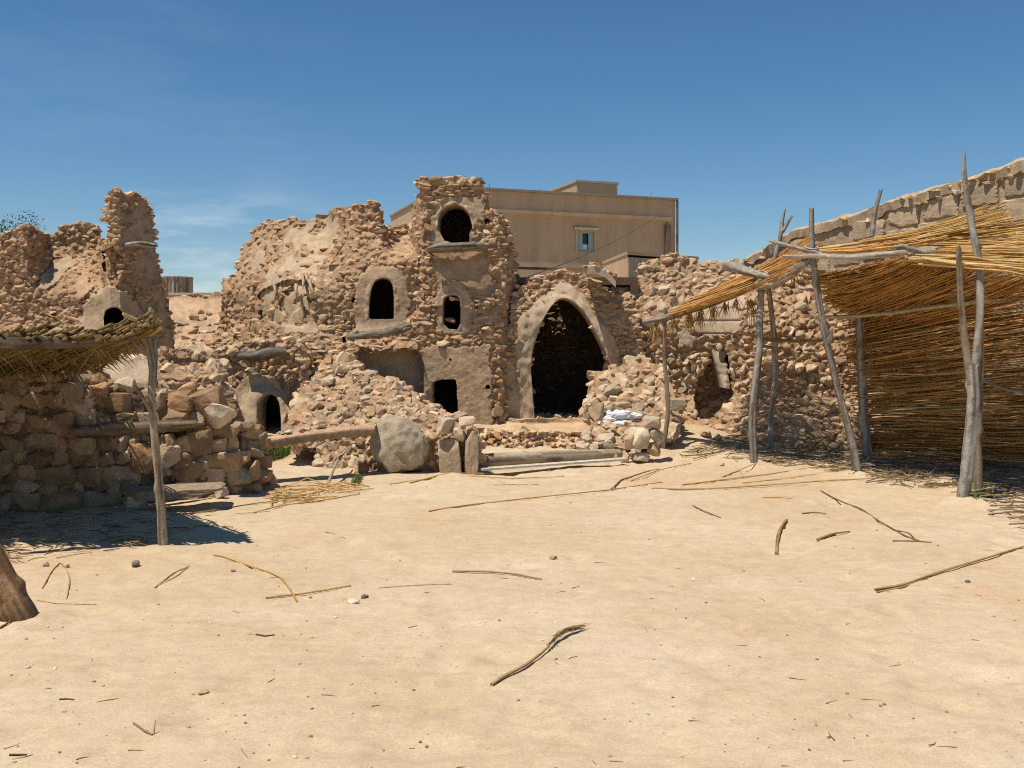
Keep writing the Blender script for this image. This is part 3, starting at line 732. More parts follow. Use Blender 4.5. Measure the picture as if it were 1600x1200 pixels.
mb = MB(); tube(mb, P([374, 400, 425, 447], [556, 556, 551, 550], [13.6, 13.55, 13.55, 13.6]), [.06, .07, .085, .05], 16, (.16, .135, .105), 40, .42, .5, 5); mb.build('wall_log', M_WOOD, t)

# ---- plaster stub and stones behind the near wall
def d_stub(x, y): return 12.2 + .0 * np.asarray(x) + .25 * ss(600, 560, y)
mb = relief([(85, 680), (85, 590), (110, 575), (150, 568), (190, 562), (235, 556), (245, 560), (262, 548), (292, 546), (330, 560), (345, 600), (350, 640), (352, 700), (340, 720)], d_stub, .4, 1.5, (),
    [([(80, 690), (80, 580), (150, 560), (238, 550), (236, 590), (228, 640), (220, 690)], (.41, .31, .21), .02)], dict(w=(.14, .3), h=(.1, .19), loose=.25, skip=.03, out=.31, big=.15, pal=PAL * .6 + PAL_PALE * .4, fine=True), seed=57, recess=[([(100, 640), (104, 600), (125, 578), (150, 574), (170, 585), (178, 615), (180, 640)], .3)])
o = mb.build('stone_stub', M_STONE); tag(o, 'stub of plastered arch and rough stones behind the near wall', 'wall')

# ---- rubble slope in the middle
def d_mid(x, y): return 14.3 - 2.0 * np.clip((np.asarray(y, float) - 555) / 125, -.1, 1) + .0 * np.asarray(x)
mp = [(440, 690), (458, 640), (470, 606), (486, 596), (500, 570), (520, 556), (548, 560), (560, 578), (590, 590), (620, 600), (640, 612), (660, 632), (690, 650), (720, 660), (742, 676), (745, 700), (560, 705)]
mb = relief(mp, d_mid, .5, 2.0, (), (), dict(w=(.11, .26), h=(.075, .15), loose=.4, skip=.02, out=.31, big=.12, pal=PAL * .6 + PAL_PALE * .4, fine=True), seed=61)
rubble(mb, [(480, 690), (490, 610), (520, 565), (550, 570), (640, 615), (740, 675), (740, 695), (560, 700)], d_mid, 190, (.08, .2), PAL * .6 + PAL_PALE * .4, True)
o = mb.build('rubble_slope', M_STONE); tag(o, 'long slope of tumbled stones from the storehouse down to the boulder', 'rubble slope', None, 'stuff')

# ---- near left wall of big stones
def d_near(x, y): return 8.75 + 1.2 * np.clip((np.asarray(x, float) + 40) / 440, 0, 1.1) + .05 * ss(700, 600, y)
t = thing('near_stone_wall', (-3.6, 9.2, 0), 'near dry stone wall of big blocks, half in the palm shelter shade', 'wall')
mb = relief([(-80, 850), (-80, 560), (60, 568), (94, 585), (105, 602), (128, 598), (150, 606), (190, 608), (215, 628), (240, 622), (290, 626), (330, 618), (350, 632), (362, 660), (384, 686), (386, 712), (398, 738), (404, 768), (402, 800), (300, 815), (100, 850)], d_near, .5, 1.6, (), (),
    dict(w=(.13, .33), h=(.10, .19), loose=.07, skip=.0, cell=.0, out=.34, fill=1.08, big=.14, fine='boxy', pal=PAL * .74), mud=(.2, .135, .08), seed=67, recess=[([(120, 684), (120, 662), (290, 658), (290, 690)], .12)])  # stone palette darkened to stand in for the shelter's shade
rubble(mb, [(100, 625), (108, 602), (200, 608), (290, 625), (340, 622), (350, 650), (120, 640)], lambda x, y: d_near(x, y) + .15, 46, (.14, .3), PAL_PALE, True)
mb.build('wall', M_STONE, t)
mb = MB(); tube(mb, P([118, 160, 210, 260, 302], [674, 672, 669, 665, 663], [9.0, 9.05, 9.15, 9.3, 9.45]), [.055, .065, .06, .055, .04], 16, (.21, .155, .10), 50, .3, .5, 5, jag=.03); mb.build('lintel_log', M_WOOD, t)
mb = MB(); add_rock(mb, P(339, 650, 9.55), (.34, .3, .28), (.1, .5, .3), (.58, .46, .33), True, k=3); mb.build('capstone', M_STONE, t)

# slab bench at its foot
t = thing('slab_bench', GP(270, 800), 'rough slab bench on two stones at the foot of the near wall', 'bench')
mb = MB(); c = GP(272, 796); v, f = rock_proto(5, 4, 77, .9, .05, (.8, 1.0))
v = v * np.array([.47, .16, .05]); mb.add(v @ rotm(.05, -.03, .2).T + c + np.array([0, 0, .17]), f, (.30, .22, .15)); mb.build('slab', M_WOOD, t)
for px, s in ((210, .17), (347, .13)):
    mb = MB(); g = GP(px, 800 if px < 300 else 784); add_rock(mb, g + np.array([0, 0, s * .4]), (s * 1.1, s, s), (.2, .1, .4), (.44, .36, .27), True); mb.build('foot_stone', M_STONE, t)

# ---- boulder wall in the middle
def rock_thing(name, label, cat, c, size, rot, col, seed, sub=5, cuts=10, boxy=.5, rough=.05, mat=None, group=None, cut=(.5, .88)):
    mb = MB(); v, f = rock_proto(sub, cuts, seed, boxy, rough, cut)
    fine = fbm(v[:, 0] * 6 + seed, v[:, 1] * 6, v[:, 2] * 6, 7, 4) - .5
    v = v * (1 + fine[:, None] * rough * 1.6)
    cc = np.array(col) * (.75 + .5 * fbm(v[:, 0] * 3, v[:, 1] * 3, v[:, 2] * 3, seed, 5))[:, None]
    mb.add((v * np.array(size) / 2) @ rotm(*rot).T + np.array(c), f, cc)
    return tag(mb.build(name, mat or M_STONE), label, cat, group)

c = P(624, 699, 11.25); rock_thing('boulder', 'big rounded grey boulder set in the low wall', 'boulder', (c[0], 11.4, c[2]), (.74, .5, .73), (0, .12, .05), (.36, .29, .205), 502, 5, 10, .62, .1, cut=(.74, .93))
c = P(702, 716, 11.3); rock_thing('standing_slab', 'buff upright slab right of the big boulder, with a sloping top', 'stone slab', (c[0], 11.42, c[2] + .0), (.27, .26, .46), (0, -.1, .0), (.42, .31, .2), 507, 5, 4, .85, .045, cut=(.8, 1.0))
c = P(736, 708, 11.3); rock_thing('standing_slab', 'narrow upright pinkish slab at the end of the boulder wall', 'stone slab', (c[0], 11.4, c[2]), (.17, .3, .56), (0, .03, .1), (.42, .30, .21), 511, 5, 4, .9, .05, cut=(.85, 1.05))
for px, py, s, lab, sd in ((692, 668, (.25, .22, .24), 'squarish pale stone sitting on the buff slab', 521), (716, 680, (.19, .2, .15), 'small brown stone wedged between the two upright slabs', 523), (566, 737, (.14, .13, .17), 'small reddish round stone at the foot of the big boulder', 527), (727, 658, (.22, .18, .12), 'flat pale stone topping the narrow upright slab', 531)):
    c = P(px, py, 11.25); rock_thing('stone', lab, 'stone', (c[0], 11.38, c[2]), s, (RNG.normal(0, .15), RNG.normal(0, .2), RNG.uniform(0, 1)), stone_col(PAL_PALE if sd != 527 else PAL * np.array([1, .8, .75])), sd, 4, 10, .5, .04)
def d_pack(x, y): return 11.55 + .0 * np.asarray(x) + .3 * ss(690, 650, y)
mb = relief([(555, 752), (560, 715), (575, 690), (590, 662), (610, 650), (690, 650), (728, 656), (745, 675), (748, 750)], d_pack, .4, 2.0, (), (), dict(w=(.1, .24), h=(.08, .15), loose=.3, out=.31, pal=PAL * .7 + PAL_PALE * .3, fine=True), seed=71)
o = mb.build('boulder_wall', M_STONE); tag(o, 'short wall of packed stones behind the big boulder', 'wall')
def d_pier(x, y): return 11.95 + .0 * np.asarray(x) + .25 * ss(740, 690, y)
mb = relief([(500, 752), (498, 712), (508, 694), (530, 688), (556, 690), (560, 712), (545, 735), (538, 752)], d_pier, .45, 2.0, (), (), dict(w=(.1, .24), h=(.08, .16), loose=.35, out=.38, pal=PAL_PALE, fine=True), seed=73)
rubble(mb, [(455, 700), (458, 690), (500, 690), (500, 705)], lambda x, y: 12.6 + 0 * x, 14, (.1, .18), PAL_PALE, True)
o = mb.build('stone_pier', M_STONE); tag(o, 'small crumbling stone pier under the middle of the lintel trunk', 'pier')
mb = MB(); tube(mb, [GP(512, 756, .0), GP(525, 752, 0) + np.array([.0, .02, .22]), P(540, 704, 11.75)], [.018, .016, .012], 8, (.37, .31, .24), 12, .15, .2, 4)
o = mb.build('stick', M_WOOD); tag(o, 'thin grey stick leaning against the small stone pier', 'stick')
# lintel trunk
t = thing('palm_trunk_beam', P(485, 690, 11), 'split palm trunk laid as a beam from the near wall to the boulder', 'beam')
mb = MB(); a, b = P(384, 694, 10.6), P(588, 668, 11.35); n = 70
s = np.linspace(0, 1, n); axisv = a + (b - a) * s[:, None]; axisv[:, 2] += .03 * np.sin(s * 3.1)
ang = np.linspace(0, 2 * np.pi, 25)[:-1]
prof = np.stack([.16 * np.cos(ang), np.where(np.sin(ang) > 0, .035 * np.sin(ang), .085 * np.sin(ang))], 1)
V = axisv[:, None] + np.stack([np.zeros(24), prof[:, 0], prof[:, 1]], 1)[None]
under = (np.sin(ang) < 0)[None] * np.abs(np.sin(s * 170))[:, None] * .022
V[..., 2] -= under; V[..., 1] += .012 * (fbm(V[..., 0] * 6, ang[None] * 2, 0, 81, 3) - .5); V[..., 2] += .03 * (fbm(V[..., 0] * 5, ang[None], 3, 83, 4) - .5)
idx = np.arange(n * 24).reshape(n, 24); f = np.stack([idx[:-1], np.roll(idx, -1, 1)[:-1], np.roll(idx, -1, 1)[1:], idx[1:]], -1).reshape(-1, 4)
cc = np.where((np.sin(ang) > 0)[None, :, None], np.array([.46, .30, .18]), np.array([.27, .21, .15])) * (.75 + .5 * fbm(V[..., 0] * 4, V[..., 1] * 9, 0, 85, 4))[..., None]
mb.add(V.reshape(-1, 3), f, cc.reshape(-1, 3)); mb.add(V[-1], [list(range(24))], (.3, .22, .15), 0, False); mb.add(V[0], [list(range(24))[::-1]], (.3, .22, .15), 0, False)
mb.build('trunk', M_WOOD, t)
mb = MB()
for k in range(9): add_rock(mb, axisv[RNG.integers(4, 40)] + np.array([0, RNG.uniform(-.08, .1), .05]), np.array((.09, .08, .05)) * RNG.uniform(.6, 1.5), (.1, .1, 1), stone_col(PAL_PALE))
mb.build('pebbles', M_STONE, t)
# threshold
mb = MB(); a, b = GP(748, 730), GP(968, 718); tube(mb, [a + (0, 0, .085), (a + b) / 2 + np.array((0, 0, .08)), b + (0, 0, .07)], [.088, .085, .06], 18, (.37, .30, .21), 40, .06, .3, 6)
o = mb.build('log', M_WOOD); tag(o, 'long smooth log lying as a doorstep between boulder wall and stone pile', 'log')
mb = MB(); a, b = GP(748, 741, .05), GP(972, 726, .06)
dv = (b - a); dv /= np.linalg.norm(dv); pv = np.array([dv[1], -dv[0], 0])
q = [a, b, b + pv * .13, a + pv * .13]; V = np.array(q + [p + np.array([0, 0, .025]) for p in q])
mb.add(V, BOXF, (.55, .49, .40), 0, False); o = mb.build('plank', M_WOOD); tag(o, 'pale sawn plank lying in front of the doorstep log', 'plank')

# pile of large stones by the thin post
for px, py, s, rot, col, lab, sd in (
    (998, 683, (.27, .24, .32), (0, .15, .3), (.60, .48, .34), 'large pale block with a flat lit face on the stone pile', 601),
    (984, 692, (.20, .2, .26), (.1, -.1, .8), (.47, .34, .21), 'buff stone left of the large pale block', 603),
    (978, 716, (.13, .14, .16), (0, .1, .4), (.43, .29, .17), 'small brown stone at the left foot of the stone pile', 605),
    (1003, 716, (.26, .2, .15), (0, 0, .2), (.56, .44, .31), 'wide flat stone at the base of the pile below the pale block', 607),
    (1023, 702, (.17, .18, .18), (.1, .2, .9), (.45, .31, .18), 'brown stone beside the foot of the thin post', 609),
    (1026, 680, (.2, .18, .2), (.1, -.2, .4), (.42, .34, .24), 'greyish stone above the brown one, touching the thin post', 611),
    (1020, 660, (.26, .22, .16), (0, .1, .2), (.46, .36, .25), 'broad stone on top of the pile behind the thin post', 613),
    (917, 697, (.36, .28, .14), (0, .05, .2), (.55, .44, .31), 'flat pale slab lying at the left edge of the heap', 615)):
    d = 12.45 if sd != 615 else 13.2
    c = P(px, py, d); rock_thing('stone', lab, 'stone', c, s, rot, col, sd, 4, 10, .6, .035)
mb = MB(); v, f = ICO[5]; v = v.copy()
for cx, cy, cz, a_, b_, c_ in ((0, 0, 0, .20, .14, .085), (.17, .02, -.02, .17, .13, .06), (-.16, -.02, -.07, .15, .12, .07), (.02, -.08, -.12, .17, .1, .06)):
    n_ = fbm(v[:, 0] * 1.6 + cx * 9, v[:, 1] * 1.6, v[:, 2] * 1.6 + cx, 91, 4); rdg = np.abs(fbm(v[:, 0] * 2.5 + cx * 5, v[:, 1] * 2.5, v[:, 2] * 2.5, 92, 4) - .5)
    w = v * (.75 + .5 * n_ - .5 * rdg)[:, None] * np.array([a_, b_, c_]); mb.add(w + P(968, 648, 13.45) + np.array([cx, cy, cz]), f, (.66, .66, .67))
o = mb.build('white_sack', M_CLOTH); tag(o, 'crumpled white sack lying on the stone heap', 'sack')

# ---- long block wall on the right
p1, p2 = np.array([6.3, 11.9]), np.array([3.95, 16.6])
nv = np.array([p2[1] - p1[1], -(p2[0] - p1[0])]); cc_ = nv @ p1
def d_long(x, y):
    return cc_ / (nv[0] * (np.asarray(x, float) - CX) / F + nv[1]) + 0 * np.asarray(y)
def blockwall():
    t = thing('block_wall', (5, 14, .1), 'long wall of cut mud blocks with a stony crumbling top, running behind the reed shelter', 'wall')
    topl = [(1150, 418), (1165, 405), (1188, 392), (1206, 382), (1240, 362), (1262, 354), (1290, 348), (1320, 338), (1360, 328), (1385, 318), (1415, 306), (1450, 299), (1480, 288), (1506, 280), (1530, 272), (1560, 263), (1600, 250), (1700, 222)]
    mb = relief([(1130, 720), (1130, 470)] + topl + [(1700, 760), (1400, 740)], d_long, .45, 1.6, (), [([(1100, 760), (1100, 300), (1720, 200), (1720, 780)], (.42, .30, .19), .0)], None, warp=2.0, seed=77)
    def onw(px, z): d = float(d_long(px, 0)); return np.array([(px - CX) / F * d, d, z])
    u = np.array([p1[0] - p2[0], p1[1] - p2[1], 0]); u /= np.linalg.norm(u); nn = np.array([-nv[0], -nv[1], 0]); nn /= np.linalg.norm(nn)
    if nn[1] > 0: nn = -nn
    ang = math.atan2(u[1], u[0])
    total = np.linalg.norm(p1 - p2) + 1.6
    tl = np.array(topl, float)
    for row in range(7):      # courses hanging down from the sloping top
        s = -.3 + RNG.uniform(0, .3)
        while s < total:
            w = RNG.uniform(.42, .62)
            cxy = p2 + u[:2] * (s + w / 2); px = CX + cxy[0] / cxy[1] * F
            py = np.interp(px, tl[:, 0], tl[:, 1]); top = EYE + (HY - py) / F * cxy[1]
            h = .285; z = top - .14 - row * (h + .025) - h / 2
            k = 0
            if RNG.random() > (.08 if row else .2):
                v, f = rock_proto(4, 3, int(RNG.integers(1e6)), .97, .035, (.9, 1.2))
                c = np.array([cxy[0], cxy[1], z]) + nn * RNG.uniform(-.075, -.03)
                mb.add((v * np.array([w / 2 * .97, .1, h / 2])) @ rotm(0, RNG.normal(0, .02), ang + RNG.normal(0, .02)).T + c, f, np.array([.46, .335, .215]) * RNG.uniform(.8, 1.12), 0, False)
            s += w + .03
    n_ = 260; sv = np.linspace(-.6, total, n_)      # weathered mud coping
    cx_ = p2[None] + u[None, :2] * sv[:, None]; pv_ = np.interp(CX + cx_[:, 0] / cx_[:, 1] * F, tl[:, 0], tl[:, 1]); tp = EYE + (HY - pv_) / F * cx_[:, 1]
    sec = np.array([(.035, -.15), (.05, -.02), (.02, .015), (-.2, .03), (-.42, .01), (-.42, -.08)])
    V = np.stack([np.concatenate([cx_, tp[:, None]], 1) + nn * a + np.array([0, 0, b]) for a, b in sec], 1)
    V += .09 * np.stack([fbm(sv[:, None] * 5 + q * 7, np.arange(6)[None] * .8, 0, 88, 4) - .5 for q in range(3)], -1) * np.array([1, 1, 1.2])
    ix = np.arange(n_ * 6).reshape(n_, 6); mb.add(V.reshape(-1, 3), np.stack([ix[:-1, :-1], ix[1:, :-1], ix[1:, 1:], ix[:-1, 1:]], -1).reshape(-1, 4), (.47, .35, .23), 0, False)
    s = -.2
    while s < total:      # stony capping
        for lay in range(2):
            if s < total * .52 and RNG.random() < .75: continue
            cxy = p2 + u[:2] * s; px = CX + cxy[0] / cxy[1] * F; py = np.interp(px, tl[:, 0], tl[:, 1]); top = EYE + (HY - py) / F * cxy[1]
            w = RNG.uniform(.07, .19)
            add_rock(mb, np.array([cxy[0], cxy[1], top - .05 - lay * .11]) + nn * RNG.uniform(-.06, .05), (w, RNG.uniform(.12, .25), RNG.uniform(.06, .11)), (RNG.normal(0, .1), RNG.normal(0, .1), ang + RNG.normal(0, .2)), None, True)
        s += RNG.uniform(.09, .17)
    mb.build('wall', M_STONE, t)
blockwall()

# ---- modern house behind
K, R_, Lp = np.array([-2.83, 40.0]), np.array([7.42, 43.65]), np.array([-6.06, 49.7])
uf = (R_ - K) / np.linalg.norm(R_ - K); W_ = float(np.linalg.norm(R_ - K)); nf = np.array([uf[1], -uf[0]])      # outwards, towards the yard
HT = 7.9; HB = 1.8
def hu(px):      # position along the front wall for a photo column
    k = (px - CX) / F          # (K+u*uf).x = k*(K+u*uf).y
    return (k * K[1] - K[0]) / (uf[0] - k * uf[1])
def hz(px, py): u = hu(px); return EYE + (HY - py) / F * (K[1] + u * uf[1])
def hbox(mb, u0, u1, o0, o1, z0, z1, col, m=0):
    """box in the house's own frame: u along the front, o outwards from the front"""
    c = [K + uf * u + nf * o for u, o in ((u0, o1), (u1, o1), (u1, o0), (u0, o0))]
    V = [(*p, z) for z in (z0, z1) for p in c]
    mb.add(V, BOXF, col, m, False)
t = thing('modern_house', (*(K + uf * W_ / 2), 2.2), 'tan flat roofed modern house with one small green shuttered window, behind the ruins', 'house')
HC = (.42, .305, .20); HD = (.36, .265, .18)
wu0, wu1, wz0, wz1 = hu(903), hu(928), hz(915, 393), hz(915, 362)
mb = MB()
hbox(mb, 0, wu0, -10.2, 0, HB, HT, HC); hbox(mb, wu1, W_, -10.2, 0, HB, HT, HC)
hbox(mb, wu0, wu1, -10.2, 0, HB, wz0, HC); hbox(mb, wu0, wu1, -10.2, 0, wz1, HT, HC); hbox(mb, wu0, wu1, -10.2, -.3, wz0, wz1, HC)
mb.build('wall', M_HOUSE, t)
mb = MB(); hbox(mb, -.09, W_ + .09, -10.29, .14, HT, HT + .1, (.24, .20, .15)); mb.build('parapet_coping', M_HOUSE, t)
mb = MB(); zb = hz(900, 337); hbox(mb, 0, W_ - .25, .002, .22, zb - .06, zb + .1, HD); hbox(mb, 0, W_ - .25, .002, .1, zb - .12, zb - .06, (.46, .34, .23)); mb.build('cornice', M_HOUSE, t)
mb = MB(); zb = hz(880, 418); hbox(mb, hu(800), hu(947), .002, .45, zb - .05, zb + .12, (.36, .28, .2)); mb.build('canopy_slab', M_HOUSE, t)
mb = MB(); hbox(mb, hu(800), hu(862), .002, .38, zb - 1.2, zb - .16, (.50, .39, .27)); mb.build('bay_wall', M_HOUSE, t)
mb = MB(); ru0, ru1 = hu(915) + .62, hu(973) + .9
hbox(mb, ru0, ru1, -6.2, -2.4, HT + .1, HT + 1.0, (.45, .32, .21)); hbox(mb, ru0 - .06, ru1 + .06, -6.26, -2.34, HT + 1.0, HT + 1.1, (.40, .3, .21)); mb.build('roof_box', M_HOUSE, t)
w = thing('window', (*(K + uf * (wu0 + wu1) / 2), wz0), None, None); w.parent = t; w.location = np.array(w['_w']) - np.array(t['_w'])
mb = MB()
for a, b, z0, z1 in ((wu0, wu0 + .06, wz0, wz1), (wu1 - .06, wu1, wz0, wz1), (wu0 + .06, wu1 - .06, wz0, wz0 + .06), (wu0 + .06, wu1 - .06, wz1 - .06, wz1)): hbox(mb, a, b, -.16, -.06, z0, z1, (.30, .33, .29))
mb.build('frame', M_SHUT, w)
mb = MB(); hbox(mb, wu0 + .06, wu1 - .06, -.2, -.18, wz0 + .06, wz1 - .06, (.03, .03, .03)); mb.build('pane', M_GLASS, w)
um = (wu0 + wu1) / 2
for a, b in ((wu0 + .06, um - .13), (um + .16, wu1 - .06)):
    mb = MB(); hbox(mb, a, b, -.12, -.08, wz0 + .06, wz1 - .06, (.25, .43, .42))
    for k in range(11):
        z = wz0 + .1 + k * (wz1 - wz0 - .2) / 11; hbox(mb, a + .03, b - .03, -.078, -.062, z, z + .045, (.28, .47, .46))
    mb.build('shutter', M_SHUT, w)
mb = MB(); hbox(mb, um - .1, um + .14, -.17, -.15, wz0 + .06, wz0 + .32, (.6, .6, .62)); mb.build('curtain', M_CLOTH, w)
mb = MB(); hbox(mb, wu0 - .2, wu1 + .15, .002, .2, wz1 + .06, wz1 + .16, (.40, .30, .21)); mb.build('lintel', M_HOUSE, w)
mb = MB(); hbox(mb, wu0 - .12, wu0 - .02, .002, .035, wz0 - .1, wz1 + .058, (.45, .34, .23)); mb.build('trim', M_HOUSE, w); mb = MB(); hbox(mb, wu1 + .02, wu1 + .1, .002, .035, wz0 - .1, wz1 + .058, (.45, .34, .23)); mb.build('trim', M_HOUSE, w)
mb = MB(); pu = hu(1041); hbox(mb, pu - .09, pu + .14, .002, .18, 3.8, hz(1041, 346) - .15, (.16, .12, .09)); mb.build('downpipe', M_METAL, t)
mb = MB(); tube(mb, [(*(K + uf * (W_ + .07) + nf * .07), z) for z in (3, 5, 7, HT + .12)], .055, 8, (.13, .115, .10)); mb.build('corner_pole', M_METAL, t)
for u_, h_ in ((hu(768), .35), (hu(848), .25), (hu(1022), .4)):
    mb = MB(); q = K + uf * u_ - nf * .3; tube(mb, [(*q, HT + .05), (*q, HT + .1 + h_ * .7)], .012, 5, (.15, .12, .1)); mb.build('rebar', M_METAL, t)
# annex
A0, A1, A2 = P(943, 400, 27)[:2], P(981, 397, 24)[:2], P(1090, 402, 25.5)[:2]
t = thing('annex_house', (*A1, 2), 'low orange plastered annex with one rough grey side, below the modern house', 'house')
zt = EYE + (HY - 398) / F * 24
mb = MB()
A3 = A2 + (A0 - A1)
q = [A1, A2, A3, A0]
V = [(*p, z) for z in (1.5, zt) for p in q]
mb.add(V, [BOXF[1], BOXF[5], BOXF[3], BOXF[4]], (.50, .345, .22), 0, False); mb.build('wall', M_HOUSE, t)
mb = MB(); dn = np.array([(A2 - A1)[1], -(A2 - A1)[0]]); dn /= np.linalg.norm(dn)
q = [A1 + dn * .03, A2 + dn * .03, A2 + dn * .003, A1 + dn * .003]; mb.add([(*p, z) for z in (1.5, zt - .06) for p in q], BOXF, (.31, .26, .20), 0, False); mb.build('render_face', M_STONE, t)
mb = MB(); q = [A1 + (A1 - A3) * .012, A2 + (A2 - A0) * .012, A3 + (A3 - A1) * .012, A0 + (A0 - A2) * .012]; mb.add([(*p, z) for z in (zt + .003, zt + .08) for p in q], BOXF, (.38, .29, .2), 0, False); mb.build('coping', M_HOUSE, t)
mb = MB(); a = np.array([*(K + uf * hu(1048) + nf * .1), hz(1048, 322)]); b = P(815, 436, 22)
s = np.linspace(0, 1, 14)[:, None]; tube(mb, a + (b - a) * s - np.array([0, 0, .25]) * (4 * s * (1 - s)), .014, 5, (.10, .08, .06))
o = mb.build('power_cable', M_METAL); tag(o, 'thin dark cable slanting across the front of the modern house', 'cable')

# ---- tree at the far left edge
t = thing('olive_tree', (-12.6, 22.5, float(gh(-12.6, 22.5))), 'grey green tree showing behind the ruin at the left edge', 'tree')
mb = MB(); b0 = np.array([-12.6, 22.5, float(gh(-12.6, 22.5)) - .1])
tube(mb, [b0, b0 + (.1, 0, 1.2), b0 + (.3, .1, 2.2)], [.2, .15, .11], 12, (.2, .16, .12), 14, .12, .3, 2)
LC = []
for k in range(24):
    e = b0 + np.array([RNG.uniform(-.8, 1.0), RNG.uniform(-.7, .7), 0]); e[2] += RNG.uniform(2.1, 3.4 - .5 * max(0, e[0] - b0[0])); LC.append(e)
    tube(mb, [b0 + (.2, .05, 1.7 + .04 * k), (b0 + e) / 2 + (.1, 0, .9), e], [.07, .04, .012], 6, (.2, .16, .12), 10, .1, .2, k)
mb.build('trunk', M_WOOD, t)
mb = MB(); vs, fs, cs = [], [], []
for e in LC:
    for _ in range(5):
        c2 = e + RNG.normal(0, .26, 3)
        for _ in range(170):
            p = c2 + RNG.normal(0, .15, 3); d = RNG.normal(0, 1, 3); d /= np.linalg.norm(d); s2 = np.cross(d, RNG.normal(0, 1, 3)); s2 /= np.linalg.norm(s2)
            l, w_ = RNG.uniform(.03, .065), RNG.uniform(.009, .016)
            i = len(vs); vs += [p - d * l, p + s2 * w_, p + d * l, p - s2 * w_]; fs.append((i, i + 1, i + 2, i + 3)); cs += [np.array([.085, .105, .05]) * RNG.uniform(.6, 1.5)] * 4
mb.add(vs, fs, np.array(cs), 0, False); mb.build('crown', M_LEAF, t)

# ================================================================== RIGHT REED SHELTER
t = thing('reed_shelter', (4.2, 11.8, 0), 'sagging reed shelter on crooked grey posts, built against the block wall', 'shelter')
def post(par, pts, rads, name='post', col=GREYW, sides=14, n=40, ground=True, jag=.06, seed=None):
    mb = MB(); q = np.array([P(*p) for p in pts])
    if ground: q[0][2] = gz(q[0][0], q[0][1]) - .08
    q[1:-1] += RNG.normal(0, .012, (len(q) - 2, 3))
    tube(mb, q, np.array(rads) * .87, sides, np.array(col) * RNG.uniform(.9, 1.1), n, .23, .55, seed if seed is not None else int(RNG.integers(90)), jag=jag)
    return mb
def branch(mb, pts, rads, col=GREYW, n=16): tube(mb, [P(*p) for p in pts], np.array(rads) * .87, 9, np.array(col), n, .15, .3, int(RNG.integers(90)), jag=.05)
post(t, [(1035, 716, 12.9), (1044, 640, 12.95), (1037, 560, 13.0), (1041, 520, 13), (1040, 486, 13.0)], [.036, .034, .03, .028, .026], col=BROWNW).build('post', M_WOOD, t)
post(t, [(1178, 727, 12.2), (1179, 660, 12.2), (1181, 600, 12.2), (1186, 540, 12.25), (1188, 500, 12.25), (1191, 436, 12.3)], [.056, .057, .056, .052, .05, .047]).build('post', M_WOOD, t)
mb = post(t, [(1205, 692, 13.6), (1204, 650, 13.6), (1212, 590, 13.5), (1212, 540, 13.4), (1207, 490, 13.3), (1200, 440, 13.1)], [.055, .05, .048, .046, .04, .035])
mb.build('post', M_WOOD, t)
mb = post(t, [(1340, 743, 11.27), (1330, 690, 11.3), (1318, 640, 11.3), (1303, 590, 11.35), (1293, 530, 11.35), (1280, 460, 11.4), (1271, 400, 11.4), (1268, 330, 11.4)], [.058, .054, .048, .046, .048, .045, .042, .03], n=60)
branch(mb, [(1294, 535, 11.35), (1299, 525, 11.2), (1300, 518, 11.15)], [.03, .025, .015]); mb.build('post', M_WOOD, t)
mb = post(t, [(1358, 702, 12.7), (1352, 650, 12.7), (1346, 590, 12.7), (1343, 540, 12.6), (1340, 488, 12.5)], [.078, .074, .066, .055, .04]); branch(mb, [(1343, 520, 12.6), (1349, 505, 12.5), (1354, 494, 12.5)], [.03, .022, .015]); mb.build('post', M_WOOD, t)
mb = post(t, [(1503, 788, 9.34), (1511, 740, 9.36), (1518, 680, 9.4), (1521, 620, 9.4), (1519, 575, 9.4)], [.074, .07, .068, .066, .07], n=44)
branch(mb, [(1521, 600, 9.4), (1527, 545, 9.4), (1532, 480, 9.45), (1531, 415, 9.55), (1521, 365, 9.65), (1515, 335, 9.7), (1511, 300, 9.7), (1506, 272, 9.7), (1507, 243, 9.7)], [.054, .048, .047, .044, .04, .037, .034, .03, .014], GREYW, 60)
branch(mb, [(1517, 600, 9.4), (1507, 530, 9.45), (1501, 470, 9.5), (1498, 392, 9.55)], [.05, .04, .036, .03], BROWNW, 30)
mb.build('post', M_WOOD, t)
mb = post(t, [(1530, 772, 9.75), (1529, 700, 9.8), (1528, 640, 9.8), (1530, 560, 9.8), (1531, 470, 9.8)], [.05, .05, .045, .04, .03], col=BROWNW); mb.build('post', M_WOOD, t)
mb = post(t, [(1212, 402, 13.2), (1220, 365, 13.2), (1226, 345, 13.2), (1226, 330, 13.2)], [.036, .034, .03, .014], ground=False, n=20); branch(mb, [(1222, 362, 13.2), (1232, 345, 13.2), (1236, 340, 13.2)], [.035, .03, .015]); mb.build('post', M_WOOD, t)
mb = post(t, [(1362, 370, 12.2), (1369, 330, 12.2), (1375, 302, 12.2)], [.034, .032, .024], ground=False, n=20); mb.build('post', M_WOOD, t)
def beam(pts, rads, col=GREYW, n=40, extra=None, parent=t, sides=12, jag=.04):
    mb = MB(); tube(mb, [P(*p) for p in pts], rads, sides, np.array(col) * RNG.uniform(.9, 1.1), n, .2, .55, int(RNG.integers(90)), jag=jag)
    if extra: branch(mb, *extra)
    mb.build('beam', M_WOOD, parent)
beam([(1203, 435, 12.1), (1180, 428, 12.25), (1155, 420, 12.4), (1132, 415, 12.5)], [.035, .05, .062, .068], (.33, .30, .255))
beam([(1180, 446, 12.2), (1210, 444, 12.1), (1235, 430, 11.8), (1255, 412, 11.5), (1270, 398, 11.4)], [.045, .055, .055, .045, .04])
beam([(1204, 376, 11.9), (1235, 385, 11.6), (1262, 392, 11.35), (1300, 402, 11.2), (1345, 404, 11.1)], [.022, .026, .028, .028, .02])
